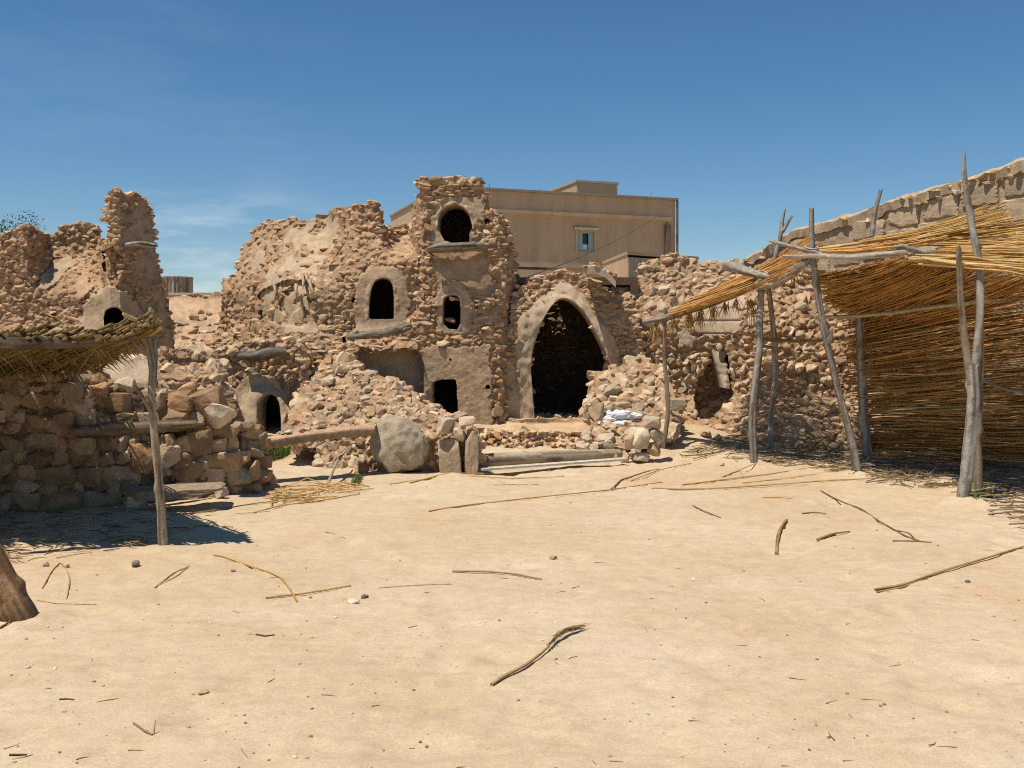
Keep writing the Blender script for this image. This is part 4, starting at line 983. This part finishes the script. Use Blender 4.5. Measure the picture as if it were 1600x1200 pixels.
beam([(1224, 401, 11.5), (1275, 400, 11.25), (1330, 402, 10.9), (1380, 398, 10.5), (1430, 395, 10.3), (1464, 392, 10.1)], [.022, .03, .036, .034, .045, .05], (.40, .36, .31), 60, ([(1440, 396, 10.2), (1425, 390, 10.15), (1410, 385, 10.15), (1394, 387, 10.1)], [.04, .035, .028, .012]))
beam([(1022, 502, 13.1), (1060, 490, 12.95), (1110, 475, 12.7), (1150, 460, 12.5), (1195, 440, 12.2)], [.05, .05, .045, .04, .035], (.24, .19, .14), extra=([(1005, 503, 13.2), (1035, 498, 13.0), (1062, 487, 12.9)], [.03, .045, .04]))
beam([(1455, 390, 10.45), (1500, 394, 10.1), (1560, 392, 9.7), (1660, 384, 9.2)], [.03, .032, .034, .034], BROWNW)
beam([(1272, 496, 11.9), (1330, 495, 11.9), (1400, 488, 11.6), (1480, 477, 11.0), (1530, 471, 10.6), (1660, 462, 9.7)], [.022, .026, .028, .026, .028, .03], (.40, .31, .16), 70)
beam([(1158, 519, 12.5), (1195, 530, 12.3), (1240, 533, 12.6), (1330, 528, 13.2)], [.018, .022, .024, .02], (.30, .18, .09))
beam([(1190, 541, 12.6), (1225, 545, 12.7)], [.018, .015], (.24, .17, .1), 10)
beam([(1532, 592, 10.8), (1565, 606, 10.6), (1640, 622, 10.2)], [.02, .022, .025], (.26, .2, .14), 24)
# bindings at the joints
for px, py, d in ((1268, 400, 11.38), (1190, 440, 12.22)):
    mb = MB()
    for k in range(7):
        c = P(px, py + k * 5 - 14, d); r = .062 + RNG.uniform(0, .02)
        tube(mb, [c + np.array([r * math.cos(a), r * math.sin(a), .03 * math.sin(a + k)]) for a in np.linspace(0, 6.4, 14)], .008, 5, (.32, .28, .2) if k % 2 else (.45, .4, .33))
    mb.build('rope_binding', M_WOOD, t)
# roof mats
mb = MB()
mat_of_canes(mb, P(1048, 489, 13.0), P(1290, 392, 11.7), P(1118, 452, 14.0), P(1262, 372, 13.3), 240, (.005, .010), (.5, 1.0), .03, .035, .05, spread=.12)
mat_of_canes(mb, P(1040, 494, 12.9), P(1275, 408, 11.4), P(1110, 468, 13.6), P(1262, 400, 12.6), 110, (.005, .009), (.4, .9), .03, .03, .05, .1, spread=.12)
mb.build('reed_roof', M_REED, t)
mb = MB()
mat_of_canes(mb, P(1262, 392, 11.5), P(1575, 338, 10.2), P(1262, 402, 13.2), P(1560, 322, 11.2), 165, (.006, .012), (.5, 1.0), .03, .04, .06, -.12, spread=.06)
mat_of_canes(mb, P(1262, 398, 11.4), P(1480, 372, 10.1), P(1270, 396, 12.6), P(1470, 352, 11.2), 90, (.006, .011), (.5, 1.0), .03, .03, .02, spread=.06)
mat_of_canes(mb, P(1418, 398, 10.4), P(1680, 418, 8.8), P(1430, 372, 11.3), P(1700, 325, 10.6), 190, (.006, .013), (.5, 1.0), .035, .05, .03, -.16, spread=.05)
mat_of_canes(mb, P(1425, 408, 10.1), P(1660, 428, 8.75), P(1425, 392, 10.5), P(1690, 378, 9.1), 110, (.007, .013), (.5, 1.0), .035, .03, .0, -.16, spread=.05)
mb.build('reed_roof', M_REED, t)
mb = MB()      # canopy underside, falling from the front beam to the back
mat_of_canes(mb, P(1262, 432, 12.0), P(1420, 398, 10.7), P(1345, 508, 12.9), P(1530, 402, 10.2), 330, (.005, .010), (.5, 1.0), .03, .05, .08, .05, spread=.12)
mat_of_canes(mb, P(1285, 470, 12.6), P(1480, 400, 10.4), P(1400, 510, 12.7), P(1640, 440, 9.6), 240, (.005, .010), (.4, .9), .03, .05, .05, .05, spread=.1)
mb.build('reed_canopy', M_REED, t)
mb = MB()
mat_of_canes(mb, P(1325, 500, 12.75), P(1690, 415, 10.9), P(1352, 704, 12.9), P(1690, 716, 10.9), 500, (.005, .011), (.4, .95), .07, .12, 0, .1, spread=.05, overs=.01)
mat_of_canes(mb, P(1345, 490, 12.6), P(1690, 425, 10.8), P(1385, 700, 12.7), P(1690, 700, 10.8), 150, (.006, .011), (.3, .8), .09, .05, 0, -.1, spread=.12, overs=.0)
for k in range(14):
    s = RNG.uniform(0, .25); py = RNG.uniform(490, 640)
    d = 12.55 - 1.9 * s; brush(mb, P(1350 + 300 * s ** 1.3, py, d), 9, .22, .35, (-.4, -.5, -.5), .0035)
mb.build('reed_wall', M_REED, t)
mb = MB()
for px, py, d, n, l in ((1024, 508, 13.1, 60, .32), (1052, 500, 12.9, 30, .3), (1078, 492, 12.8, 50, .28), (1095, 486, 12.75, 50, .26), (1115, 482, 12.6, 36, .24), (1135, 474, 12.6, 30, .2), (1150, 470, 12.5, 20, .2), (1385, 383, 10.8, 40, .16), (1172, 470, 12.4, 24, .5), (1240, 420, 12.2, 20, .3)):
    brush(mb, P(px, py, d), int(n * .8), l * .8, .3, (.02, 0, -1), .0045, np.array((.50, .31, .11)))
mb.build('straw_fringe', M_REED, t)

# ================================================================== LEFT PALM SHELTER
t = thing('palm_shelter', (-3.4, 8.2, 0), 'low shelter roofed with ragged palm ribs on a crooked post, over the near wall', 'shelter')
mb = post(t, [(255, 858, 7.32), (252, 800, 7.32), (248, 740, 7.33), (243, 680, 7.35), (240, 620, 7.36), (236, 570, 7.4), (229, 530, 7.42), (224, 512, 7.42)], [.04, .037, .036, .036, .034, .03, .026, .022], n=60, col=(.31, .245, .17), seed=5)
branch(mb, [(240, 650, 7.35), (229, 632, 7.3), (220, 618, 7.28), (213, 606, 7.26)], [.02, .018, .015, .01], BROWNW)
branch(mb, [(240, 600, 7.4), (242, 560, 7.5), (241, 520, 7.55), (236, 486, 7.6)], [.028, .026, .026, .022], (.3, .27, .23)); mb.build('post', M_WOOD, t)
beam([(-520, 545, 6.6), (-70, 538, 6.9), (0, 536, 7.05), (60, 537, 7.15), (120, 535, 7.25), (180, 529, 7.35), (243, 519, 7.42)], [.05, .05, .048, .046, .044, .04, .03], (.15, .115, .075), 90, parent=t)
beam([(-300, 560, 9.6), (-40, 562, 9.6), (120, 564, 9.6)], [.045, .045, .04], BROWNW, 30, parent=t)
mb = MB()
PCOL = np.array([(.46, .31, .12), (.52, .37, .16), (.38, .25, .10), (.60, .46, .24), (.30, .2, .09)])
for k in range(1040):
    x = RNG.uniform(-520, -60) if k < 210 or k > 860 else (RNG.uniform(-90, 250) if k < 520 or k >= 560 else RNG.uniform(205, 256))
    f0 = P(x + RNG.normal(0, 4), 525 + 4 * max(0, (200 - x) / 300) - 18 * ss(170, 255, x) + RNG.normal(0, 4.5) - 9 * (RNG.random() < .12), 7.3 + .1 * (x / 250) - RNG.uniform(.0, .22))
    b0_ = P(x - 120 - RNG.uniform(0, 45) + .12 * x, 577 + RNG.normal(0, 6) + 12 * ss(160, 30, x), 9.0 + RNG.uniform(-.25, .3))
    s = np.linspace(RNG.uniform(-.03, .05) if k < 560 else RNG.uniform(.25, .5), RNG.uniform(.75, 1.06) if k < 560 else RNG.uniform(.95, 1.1), 8)[:, None]
    p = f0 + (b0_ - f0) * s; p[:, 2] += .05 * np.sin(s[:, 0] * 3.1) * RNG.uniform(-.4, .6) + RNG.uniform(0, .018)
    p += .015 * RNG.normal(0, 1, (1, 3))
    col = PCOL[RNG.integers(5)] * RNG.uniform(.62, 1.0); r = RNG.uniform(.009, .017)
    tube(mb, p, np.linspace(r, r * .6, 8), 6 if k < 560 else 4, col)
    if k < 560 and RNG.random() < .75:        # narrow dry leaflets left on the rib
        dr = p[-1] - p[0]; dr /= np.linalg.norm(dr)
        for j in range(RNG.integers(5, 14)):
            u = RNG.uniform(.1, .95); base = p[int(u * 7)] * (1 - (u * 7) % 1) + p[min(7, int(u * 7) + 1)] * ((u * 7) % 1)
            sd = RNG.choice([-1, 1]); l = RNG.uniform(.08, .24)
            d2 = dr * .7 + sd * np.array([.65, .2, 0]) + np.array([0, 0, RNG.uniform(-.5, .15)]); d2 /= np.linalg.norm(d2)
            tube(mb, [base, base + d2 * l * .5, base + d2 * l + np.array([0, 0, -.1 * l])], [.006, .005, .001], 3, col * RNG.uniform(.7, 1.1))
for k in range(12):
    x = RNG.uniform(20, 235); brush(mb, P(x, 545 + RNG.normal(0, 8), RNG.uniform(7.3, 8.2)), 2, .22, .5, (-.3, .2, -.8), .003, np.array((.40, .28, .13)) * RNG.uniform(.6, 1.2))
mb.build('palm_roof', M_REED, t)
mb = MB()      # unseen palm screen, added beside the shelter to deepen its shade
for k in range(230):
    y0_ = RNG.uniform(6.95, 9.2); x0_ = -4.95 + RNG.uniform(-.04, .04); r = RNG.uniform(.01, .018); l = RNG.uniform(1.2, 1.7)
    tube(mb, [(x0_, y0_, -.02), (x0_ + RNG.normal(0, .02), y0_ + RNG.normal(0, .05), l * .5), (x0_, y0_ + RNG.normal(0, .08), l)], [r, r, r * .7], 5, PCOL[RNG.integers(5)] * .8)
mb.build('added_shade_screen', M_REED, t)
mb = MB(); tube(mb, [P(192, 490, 7.2), P(205, 497, 7.25), P(222, 504, 7.3)], [.012, .018, .02], 6, (.60, .48, .28), 8); mb.build('split_cane', M_REED, t)

# leaning log at the left edge
mb = MB()
a = GP(36, 972, -.03); tube(mb, [a, P(8, 918, 5.42), P(-21, 865, 5.4), P(-52, 805, 5.36), P(-110, 700, 5.3)], [.088, .082, .08, .076, .074], 26, np.array([.33, .205, .115]) * (.45 + .55 * ss(0, .16, np.linspace(0, 1, 60)))[:, None, None], 60, .16, .9, 4)
o = mb.build('log', M_WOOD); tag(o, 'thick brown log leaning in at the left edge, bark peeling off its foot', 'log')

# ================================================================== LITTER ON THE GROUND
def cane(pts, r, label, cat='cane', name='cane', col=None, lift=.6, fork=None, sides=7):
    r = r * .64
    mb = MB(); col = np.array(col if col is not None else STRAW[(0, 2, 5, 0)[RNG.integers(4)]] * RNG.uniform(1.0, 1.15)) * (1.04 if name == 'cane' else 1)
    q = np.array([GP(px, py, r * .9 + (RNG.uniform(.0, min(.02, r * 1.1)) if 0 < i < len(pts) - 1 else 0)) for i, (px, py) in enumerate(pts)])
    tube(mb, q, np.linspace(r, r * lift, len(pts)), sides, col, max(10, 5 * len(pts)), .12, .12, int(RNG.integers(99)))
    if fork:
        for fpts in fork: tube(mb, [GP(px, py, r * .7) for px, py in fpts], np.linspace(r * .75, r * .4, len(fpts)), 6, col * .92, 14, .1, .12, 5)
    return tag(mb.build(name, M_REED), label, cat, 'dry canes lying on the ground')
cane([(670, 800), (740, 791), (850, 780), (950, 765), (1035, 752)], .014, 'very long straight cane lying across the middle of the yard')
cane([(334, 871), (343, 870), (400, 888), (437, 903), (455, 925), (464, 942)], .013, 'bent cane folded near one end, its tip on a shorter straw')
cane([(415, 936), (480, 928), (548, 917)], .011, 'short straight cane touching the tip of the bent one')
cane([(242, 917), (268, 900), (296, 887)], .010, 'split straw like an open clothes peg, right of the leaning log', fork=[[(243, 916), (275, 903), (294, 889)]])
cane([(66, 917), (80, 897), (94, 880), (103, 892), (109, 905), (107, 920), (104, 933)], .008, 'straw bent into an upside down V near the leaning log')
cane([(707, 895), (760, 897), (800, 900), (846, 907)], .012, 'lone straight brownish cane in the centre of the yard', col=(.50, .33, .14))
cane([(592, 920), (640, 917), (705, 914)], .006, 'faint thin pale straw left of the central brownish cane', col=(.62, .48, .28))
cane([(1083, 790), (1102, 801), (1126, 812)], .011, 'short dark slanting cane in the open, left of the stubby stick', col=(.40, .27, .12))
cane([(1213, 865), (1215, 845), (1220, 830), (1229, 815)], .021, 'short stubby thick stick standing almost upright in the photo', col=(.52, .34, .15), lift=.95)
cane([(1277, 847), (1300, 840), (1328, 834)], .015, 'short stout cane with a split end, right of the stubby stick', col=(.52, .35, .15), fork=[[(1277, 848), (1295, 840), (1306, 839)]])
cane([(1253, 804), (1275, 803), (1291, 804)], .011, 'shortest level cane, behind the stubby stick', col=(.50, .36, .15))
cane([(1283, 768), (1300, 778), (1322, 787), (1345, 796), (1370, 812), (1395, 829), (1415, 839), (1436, 846)], .013, 'long dark twisted branch with a forked tip', 'branch', 'branch', (.36, .25, .12), fork=[[(1395, 829), (1420, 834), (1432, 845)], [(1395, 848), (1430, 846), (1456, 849)]])
cane([(1367, 923), (1410, 917), (1450, 905), (1530, 880), (1600, 855), (1640, 840)], .015, 'long thick cane reaching in from the right edge', col=(.55, .38, .17), fork=[[(1370, 926), (1410, 918), (1450, 907)]])
cane([(1190, 778), (1215, 779), (1238, 780)], .010, 'short level pale cane just behind the shortest one')
cane([(1018, 764), (1060, 766), (1120, 765), (1200, 759), (1300, 752), (1400, 747), (1490, 739)], .016, 'longest cane in front of the reed shelter, running past two posts')
cane([(1066, 756), (1130, 750), (1200, 742), (1290, 729)], .014, 'long cane second from the shelter, ending beside the leaning post')
cane([(1160, 753), (1230, 748), (1310, 738)], .012, 'thin cane between the two long ones before the shelter')
cane([(1128, 746), (1150, 738), (1180, 729), (1217, 719)], .014, 'cane slanting past the foot of the straight grey post', fork=[[(1155, 737), (1162, 745)]])
cane([(955, 763), (970, 752), (985, 745), (1010, 738), (1030, 731)], .014, 'curved brownish cane in front of the stone pile', col=(.46, .31, .14))
cane([(985, 753), (1030, 737), (1080, 724)], .011, 'straight thin cane beside the curved one at the stone pile')
cane([(1070, 714), (1120, 708), (1170, 693), (1205, 677)], .014, 'cane lying along the shade edge behind the straight grey post', col=(.48, .33, .15))
cane([(1252, 719), (1262, 726), (1290, 733)], .012, 'cane half in shade behind the leaning post')
cane([(1396, 729), (1420, 738), (1450, 743)], .011, 'cane half in shade right of the leaning post', col=(.58, .47, .30))
cane([(1446, 763), (1470, 762), (1497, 756)], .012, 'short dark cane at the foot of the rightmost post', col=(.33, .22, .11))
cane([(1525, 778), (1560, 785), (1610, 793)], .009, 'thin straw at the right edge behind the rightmost post')
cane([(395, 801), (440, 790), (500, 783), (562, 772)], .013, 'long cane lying in front of the small stone pier')
cane([(425, 786), (460, 779), (505, 769), (565, 764)], .012, 'second cane behind the long one at the small stone pier')
cane([(268, 806), (320, 800), (400, 787), (440, 783)], .012, 'long cane behind the palm shelter post, reaching the near wall corner', col=(.5, .37, .17))
cane([(320, 805), (370, 802), (422, 799)], .006, 'thin straw left of the straw pile at the near wall corner', col=(.55, .4, .22))
cane([(295, 820), (330, 822), (364, 823)], .011, 'short pale cane right of the palm shelter post')
cane([(508, 832), (520, 834), (539, 838)], .007, 'tiny slanting straw in the open before the big boulder')
cane([(609, 759), (660, 753), (740, 747), (800, 749), (882, 746)], .013, 'long pale cane along the foot of the boulder wall')
cane([(770, 759), (800, 758), (842, 759)], .007, 'thin straw in front of the doorstep plank')
cane([(640, 757), (700, 748), (790, 740), (860, 736)], .012, 'cane leaning along the foot of the two upright slabs')
cane([(0, 988), (14, 981), (27, 972)], .010, 'dark twig by the foot of the leaning log', 'twig', 'twig', (.30, .20, .10))
cane([(58, 936), (90, 940), (150, 944)], .006, 'thin straw lying beside the straw bent like a V')
cane([(400, 990), (415, 993), (429, 991)], .007, 'small dark twig in the foreground, below the bent cane', 'twig', 'twig', (.16, .12, .08))
cane([(93, 1090), (105, 1090), (116, 1092)], .006, 'dark twig lying flat near the lower left corner', 'twig', 'twig', (.14, .11, .08))
cane([(15, 1177), (28, 1178), (42, 1177)], .006, 'dark twig nearest the camera at the lower left', 'twig', 'twig', (.14, .11, .08))
mb = MB(); q = GP(240, 1146); tube(mb, [q, q + (.0, .02, .05)], [.004, .002], 5, (.5, .36, .15)); tube(mb, [GP(208, 1130, .006), GP(225, 1142, .006), GP(238, 1148, .004)], .004, 5, (.36, .26, .13))
tag(mb.build('twig', M_REED), 'tiny twig sticking upright in the foreground sand', 'twig', 'dry canes lying on the ground')
# plumed reed in the foreground
t = thing('plumed_reed', GP(820, 1045), 'single reed with a feathery seed plume in the foreground', 'reed')
mb = MB(); q = [GP(768, 1073, .008), GP(785, 1064, .012), GP(820, 1046, .016), GP(845, 1028, .02), GP(858, 1016, .022)]
tube(mb, q, [.0095, .009, .008, .007, .006], 8, (.62, .44, .21), 30, .08, .12, 4); mb.build('stem', M_REED, t)
mb = MB(); ax = np.array([GP(855, 1018, .025), GP(868, 1005, .03), GP(882, 995, .032), GP(900, 988, .03), GP(924, 983, .015)])
for k in range(210):
    u = RNG.uniform(0, 3.0); i = int(u); b = ax[i] * (1 - u % 1) + ax[i + 1] * (u % 1); dr = ax[min(4, i + 2)] - ax[i]; dr /= np.linalg.norm(dr)
    l = RNG.uniform(.04, .13); d2 = dr + RNG.normal(0, .075, 3); e = b + d2 * l; e[2] = max(e[2], gz(e[0], e[1]) + .004)
    tube(mb, [b + RNG.normal(0, .006, 3), (b + e) / 2 + RNG.normal(0, .004, 3), e], [.0016, .0015, .0006], 3, np.array([.47, .325, .16]) * RNG.uniform(.7, 1.25))
mb.build('plume', M_REED, t)
# loose stones
for px, py, s, col, lab, sd in (
    (551, 941, (.11, .07, .035), (.66, .55, .41), 'flat pale stone lying alone in the foreground', 701), (569, 930, (.06, .05, .03), (.5, .38, .26), 'small brown pebble behind the flat pale stone', 702),
    (213, 888, (.055, .05, .05), (.2, .15, .11), 'round dark pebble below the palm shelter shadow', 703), (364, 895, (.035, .03, .025), (.42, .34, .27), 'small grey pebble under the bent cane', 704),
    (865, 874, (.06, .045, .03), (.42, .28, .2), 'reddish pebble above the central brownish cane', 705), (72, 885, (.07, .05, .035), (.5, .4, .3), 'greyish pebble between the leaning log and the shelter shadow', 706),
    (1084, 909, (.03, .03, .03), (.7, .6, .47), 'tiny pale pebble left of the long thick cane', 707), (1512, 911, (.04, .035, .02), (.2, .15, .11), 'dark pebble below the long thick cane', 708),
    (318, 1083, (.05, .03, .02), (.5, .36, .22), 'small tan stone chip low in the foreground', 709), (1128, 727, (.07, .06, .05), (.55, .4, .28), 'small pinkish stone in front of the straight grey post', 710),
    (1120, 684, (.16, .13, .11), (.50, .42, .33), 'loose grey stone at the mouth of the broken niche', 711), (1104, 682, (.18, .14, .10), (.50, .34, .2), 'loose orange stone left of the grey one at the niche', 712),
    (105, 889, (.035, .03, .03), (.3, .23, .17), 'tiny dark pebble right of the greyish one', 713), (1270, 728, (.1, .08, .04), (.42, .28, .17), 'flat brown stone behind the leaning post', 714)):
    q = GP(px, py); rock_thing('stone', lab, 'stone', q + np.array([0, 0, s[2] * .35]), s, (.05, .05, RNG.uniform(0, 3)), col, sd, 3, 9, .5, .05, group='loose stones on the ground')

mb = MB()      # countless specks of gravel
for k in range(380):
    py = 545 + 660 * RNG.random() ** .75 + 170 * (RNG.random() < .0); px = RNG.uniform(-30, 1630)
    if py < 770 and not (500 < px < 1500): py = RNG.uniform(800, 1195)
    py = max(py, 745)
    if vn(np.array([px / 130.]), np.array([py / 60.]), 0, 97)[0] < RNG.uniform(.15, .75): continue
    q = GP(px, py); s = RNG.uniform(.003, .010) * (1 if RNG.random() > .06 else 1.8)
    v, f = ICO[2]; v = v * (1 + RNG.normal(0, .12, (len(v), 1)))
    cl = np.array([(.25, .17, .11), (.68, .58, .45), (.46, .3, .18), (.30, .23, .17), (.56, .42, .28)])[RNG.choice(5, p=[.33, .14, .25, .13, .15])]
    mb.add(v * np.array([s, s * .8, s * .55]) @ rotm(0, 0, RNG.uniform(0, 3)).T + q + np.array([0, 0, s * .2]), f, cl * RNG.uniform(.8, 1.2), 0, True)
o = mb.build('gravel', M_STONE); tag(o, 'scattered specks of gravel over the sand', 'gravel', None, 'stuff')
def litter(n, poly, L, r, cols, seed):
    mb = MB(); pa = np.array(poly, float); x0, y0 = pa.min(0); x1, y1 = pa.max(0); k = 0
    while k < n:
        px, py = RNG.uniform(x0, x1), RNG.uniform(y0, y1)
        if not pip(np.array([px]), np.array([py]), poly)[0]: continue
        k += 1; q = GP(px, py); a = RNG.normal(.1, .55) if RNG.random() < .7 else RNG.uniform(0, 3.14); l = RNG.uniform(*L); d = np.array([math.cos(a), math.sin(a), RNG.normal(0, .05)])
        b = RNG.normal(0, .06 * l, 3); b[2] = abs(b[2]) * (r > .003)
        lift = np.array([0, 0, r * .7 + (RNG.uniform(0, .03) if r > .003 else 0)])
        tube(mb, [q - d * l / 2 + lift, q + b + lift, q + d * l / 2 + lift], [r, r, r * .6], 4, np.array(cols[RNG.integers(len(cols))]) * RNG.uniform(.75, 1.2))
    return mb
DK = [(.30, .22, .13), (.40, .29, .16), (.22, .16, .10), (.48, .36, .2)]
o = litter(900, [(1050, 715), (1150, 680), (1340, 685), (1640, 700), (1680, 860), (1560, 800), (1480, 765), (1380, 760), (1290, 735), (1180, 722)], (.08, .5), .006, DK, 3).build('reed_litter', M_REED); tag(o, 'broken reed litter on the shaded floor of the reed shelter', 'reed litter', None, 'stuff')
o = litter(60, [(405, 792), (430, 772), (500, 756), (570, 752), (575, 765), (500, 785)], (.1, .5), .006, [STRAW[0], STRAW[2], STRAW[1]], 4).build('straw_pile', M_REED); tag(o, 'thin scatter of pale straw before the small stone pier', 'straw', None, 'stuff')
o = litter(160, [(-40, 860), (0, 800), (200, 800), (330, 830), (240, 855), (30, 880)], (.06, .3), .004, DK, 5).build('straw_litter', M_REED); tag(o, 'dark straw bits in the shade of the palm shelter', 'straw', None, 'stuff')
o = litter(55, [(-30, 1000), (300, 900), (900, 850), (1630, 860), (1640, 1200), (-30, 1210)], (.02, .09), .0022, [(.36, .25, .14), (.5, .36, .2), (.22, .16, .1)], 6).build('twig_bits', M_REED); tag(o, 'tiny twig and straw bits strewn over the sand', 'twig bits', None, 'stuff')

# grass behind the lintel trunk
def grass(name, poly, n, L, label, kind):
    mb = MB(); pa = np.array(poly, float); x0, y0 = pa.min(0); x1, y1 = pa.max(0); k = 0; vs, fs, cs = [], [], []
    while k < n:
        px, py = RNG.uniform(x0, x1), RNG.uniform(y0, y1)
        if not pip(np.array([px]), np.array([py]), poly)[0]: continue
        k += 1; q = GP(px, py); a = RNG.uniform(0, 6.28); l = RNG.uniform(*L); w_ = np.array([math.cos(a), math.sin(a), 0]) * .006
        le = np.array([RNG.normal(0, .5), RNG.normal(0, .5), 1]); le /= np.linalg.norm(le); i = len(vs)
        vs += [q - w_, q + w_, q + le * l * .6 + w_ * .7, q + le * l * .6 - w_ * .7, q + le * l + np.array([le[0], le[1], -.3]) * l * .3]
        c = np.array([.085, .15, .035]) * RNG.uniform(.6, 1.5) * np.array([RNG.uniform(.8, 1.6), 1, 1]); fs += [(i, i + 1, i + 2), (i, i + 2, i + 3), (i + 3, i + 2, i + 4)]; cs += [c] * 5
    mb.add(vs, fs, np.array(cs), 0, False); o = mb.build(name, M_LEAF); return tag(o, label, 'grass', None, kind)
grass('grass', [(385, 728), (388, 700), (455, 692), (452, 712), (425, 722)], 2200, (.05, .14), 'patch of green grass under the split palm trunk', 'stuff')
grass('grass_tuft', [(548, 756), (555, 749), (568, 752), (562, 758)], 90, (.04, .1), 'green grass tuft at the left foot of the big boulder', None)
grass('grass_tuft', [(1510, 786), (1540, 770), (1560, 776), (1525, 790)], 120, (.03, .1), 'green grass tuft at the foot of the rightmost post', None)

for o in bpy.data.objects:
    if '_w' in o: del o['_w']

# ================================================================== LIGHT, SKY, CAMERA
ldir = Vector((.307, .216, -.926)).normalized()
el = math.asin(-ldir.z); az = math.atan2(-ldir.x, -ldir.y)
sun = bpy.data.lights.new('sun', 'SUN'); sun.energy = 5.0; sun.angle = math.radians(.53); sun.color = (1, .93, .81)
so = bpy.data.objects.new('sun', sun); COL.objects.link(so); so.location = (-10, -8, 30); so.rotation_euler = ldir.to_track_quat('-Z', 'Y').to_euler()
w = bpy.data.worlds.new('World'); scn.world = w; w.use_nodes = True; nt = w.node_tree; nt.nodes.clear()
out = nt.nodes.new('ShaderNodeOutputWorld'); bg = nt.nodes.new('ShaderNodeBackground'); bg.inputs['Strength'].default_value = .09
sky = nt.nodes.new('ShaderNodeTexSky'); sky.sky_type = 'NISHITA'; sky.sun_disc = False; sky.sun_elevation = el; sky.sun_rotation = az
sky.altitude = 300; sky.air_density = 1.0; sky.dust_density = .0; sky.ozone_density = 4.0
# thin cirrus wisps low in the sky
tc = nt.nodes.new('ShaderNodeTexCoord'); mp_ = nt.nodes.new('ShaderNodeMapping'); mp_.inputs['Scale'].default_value = (3.2, 3.2, 15); nt.links.new(tc.outputs['Generated'], mp_.inputs[0])
cl, _ = noise_val(nt, 1.6, 0, 1, 9, .62, mp_.outputs[0], .46, .74)
sp = nt.nodes.new('ShaderNodeSeparateXYZ'); nt.links.new(tc.outputs['Generated'], sp.inputs[0])
def ramp(sock, a, b, v0, v1):
    r = nt.nodes.new('ShaderNodeMapRange'); r.interpolation_type = 'SMOOTHSTEP'
    for i, q in enumerate((a, b, v0, v1)): r.inputs[i + 1].default_value = q
    nt.links.new(sock, r.inputs[0]); return r.outputs[0]
def mul(a, b):
    m = nt.nodes.new('ShaderNodeMath'); m.operation = 'MULTIPLY'; nt.links.new(a, m.inputs[0])
    if isinstance(b, float): m.inputs[1].default_value = b
    else: nt.links.new(b, m.inputs[1])
    return m.outputs[0]
hgt = mul(ramp(sp.outputs[2], .0, .05, 0, 1), ramp(sp.outputs[2], .09, .17, 1, .06))
lft = ramp(sp.outputs[0], -.12, -.28, .06, 1)
fac = mul(mul(mul(cl, hgt), lft), .8)
mx = nt.nodes.new('ShaderNodeMix'); mx.data_type = 'RGBA'; nt.links.new(fac, mx.inputs[0]); hs = nt.nodes.new('ShaderNodeHueSaturation'); hs.inputs['Saturation'].default_value = 1.2; hs.inputs['Hue'].default_value = .496; nt.links.new(sky.outputs[0], hs.inputs['Color']); nt.links.new(hs.outputs[0], mx.inputs[6]); mx.inputs[7].default_value = (8.6, 9.2, 10.2, 1)
nt.links.new(mx.outputs[2], bg.inputs['Color']); nt.links.new(bg.outputs[0], out.inputs['Surface'])

cam = bpy.data.cameras.new('camera'); co = bpy.data.objects.new('camera', cam); COL.objects.link(co); scn.camera = co
co.location = (0, 0, EYE); co.rotation_euler = (math.radians(90), 0, 0)
cam.sensor_fit = 'HORIZONTAL'; cam.sensor_width = 36; cam.lens = 36 * F / 1600; cam.shift_y = -(600 - HY) / 1600; cam.clip_end = 2000; cam.clip_start = .05
scn.view_settings.view_transform = 'Standard'; scn.view_settings.look = 'None'; scn.view_settings.exposure = .05; scn.view_settings.gamma = 1
scn.cycles.use_denoising = False; scn.cycles.filter_width = 1.1; scn.cycles.max_bounces = 4; scn.cycles.diffuse_bounces = 2
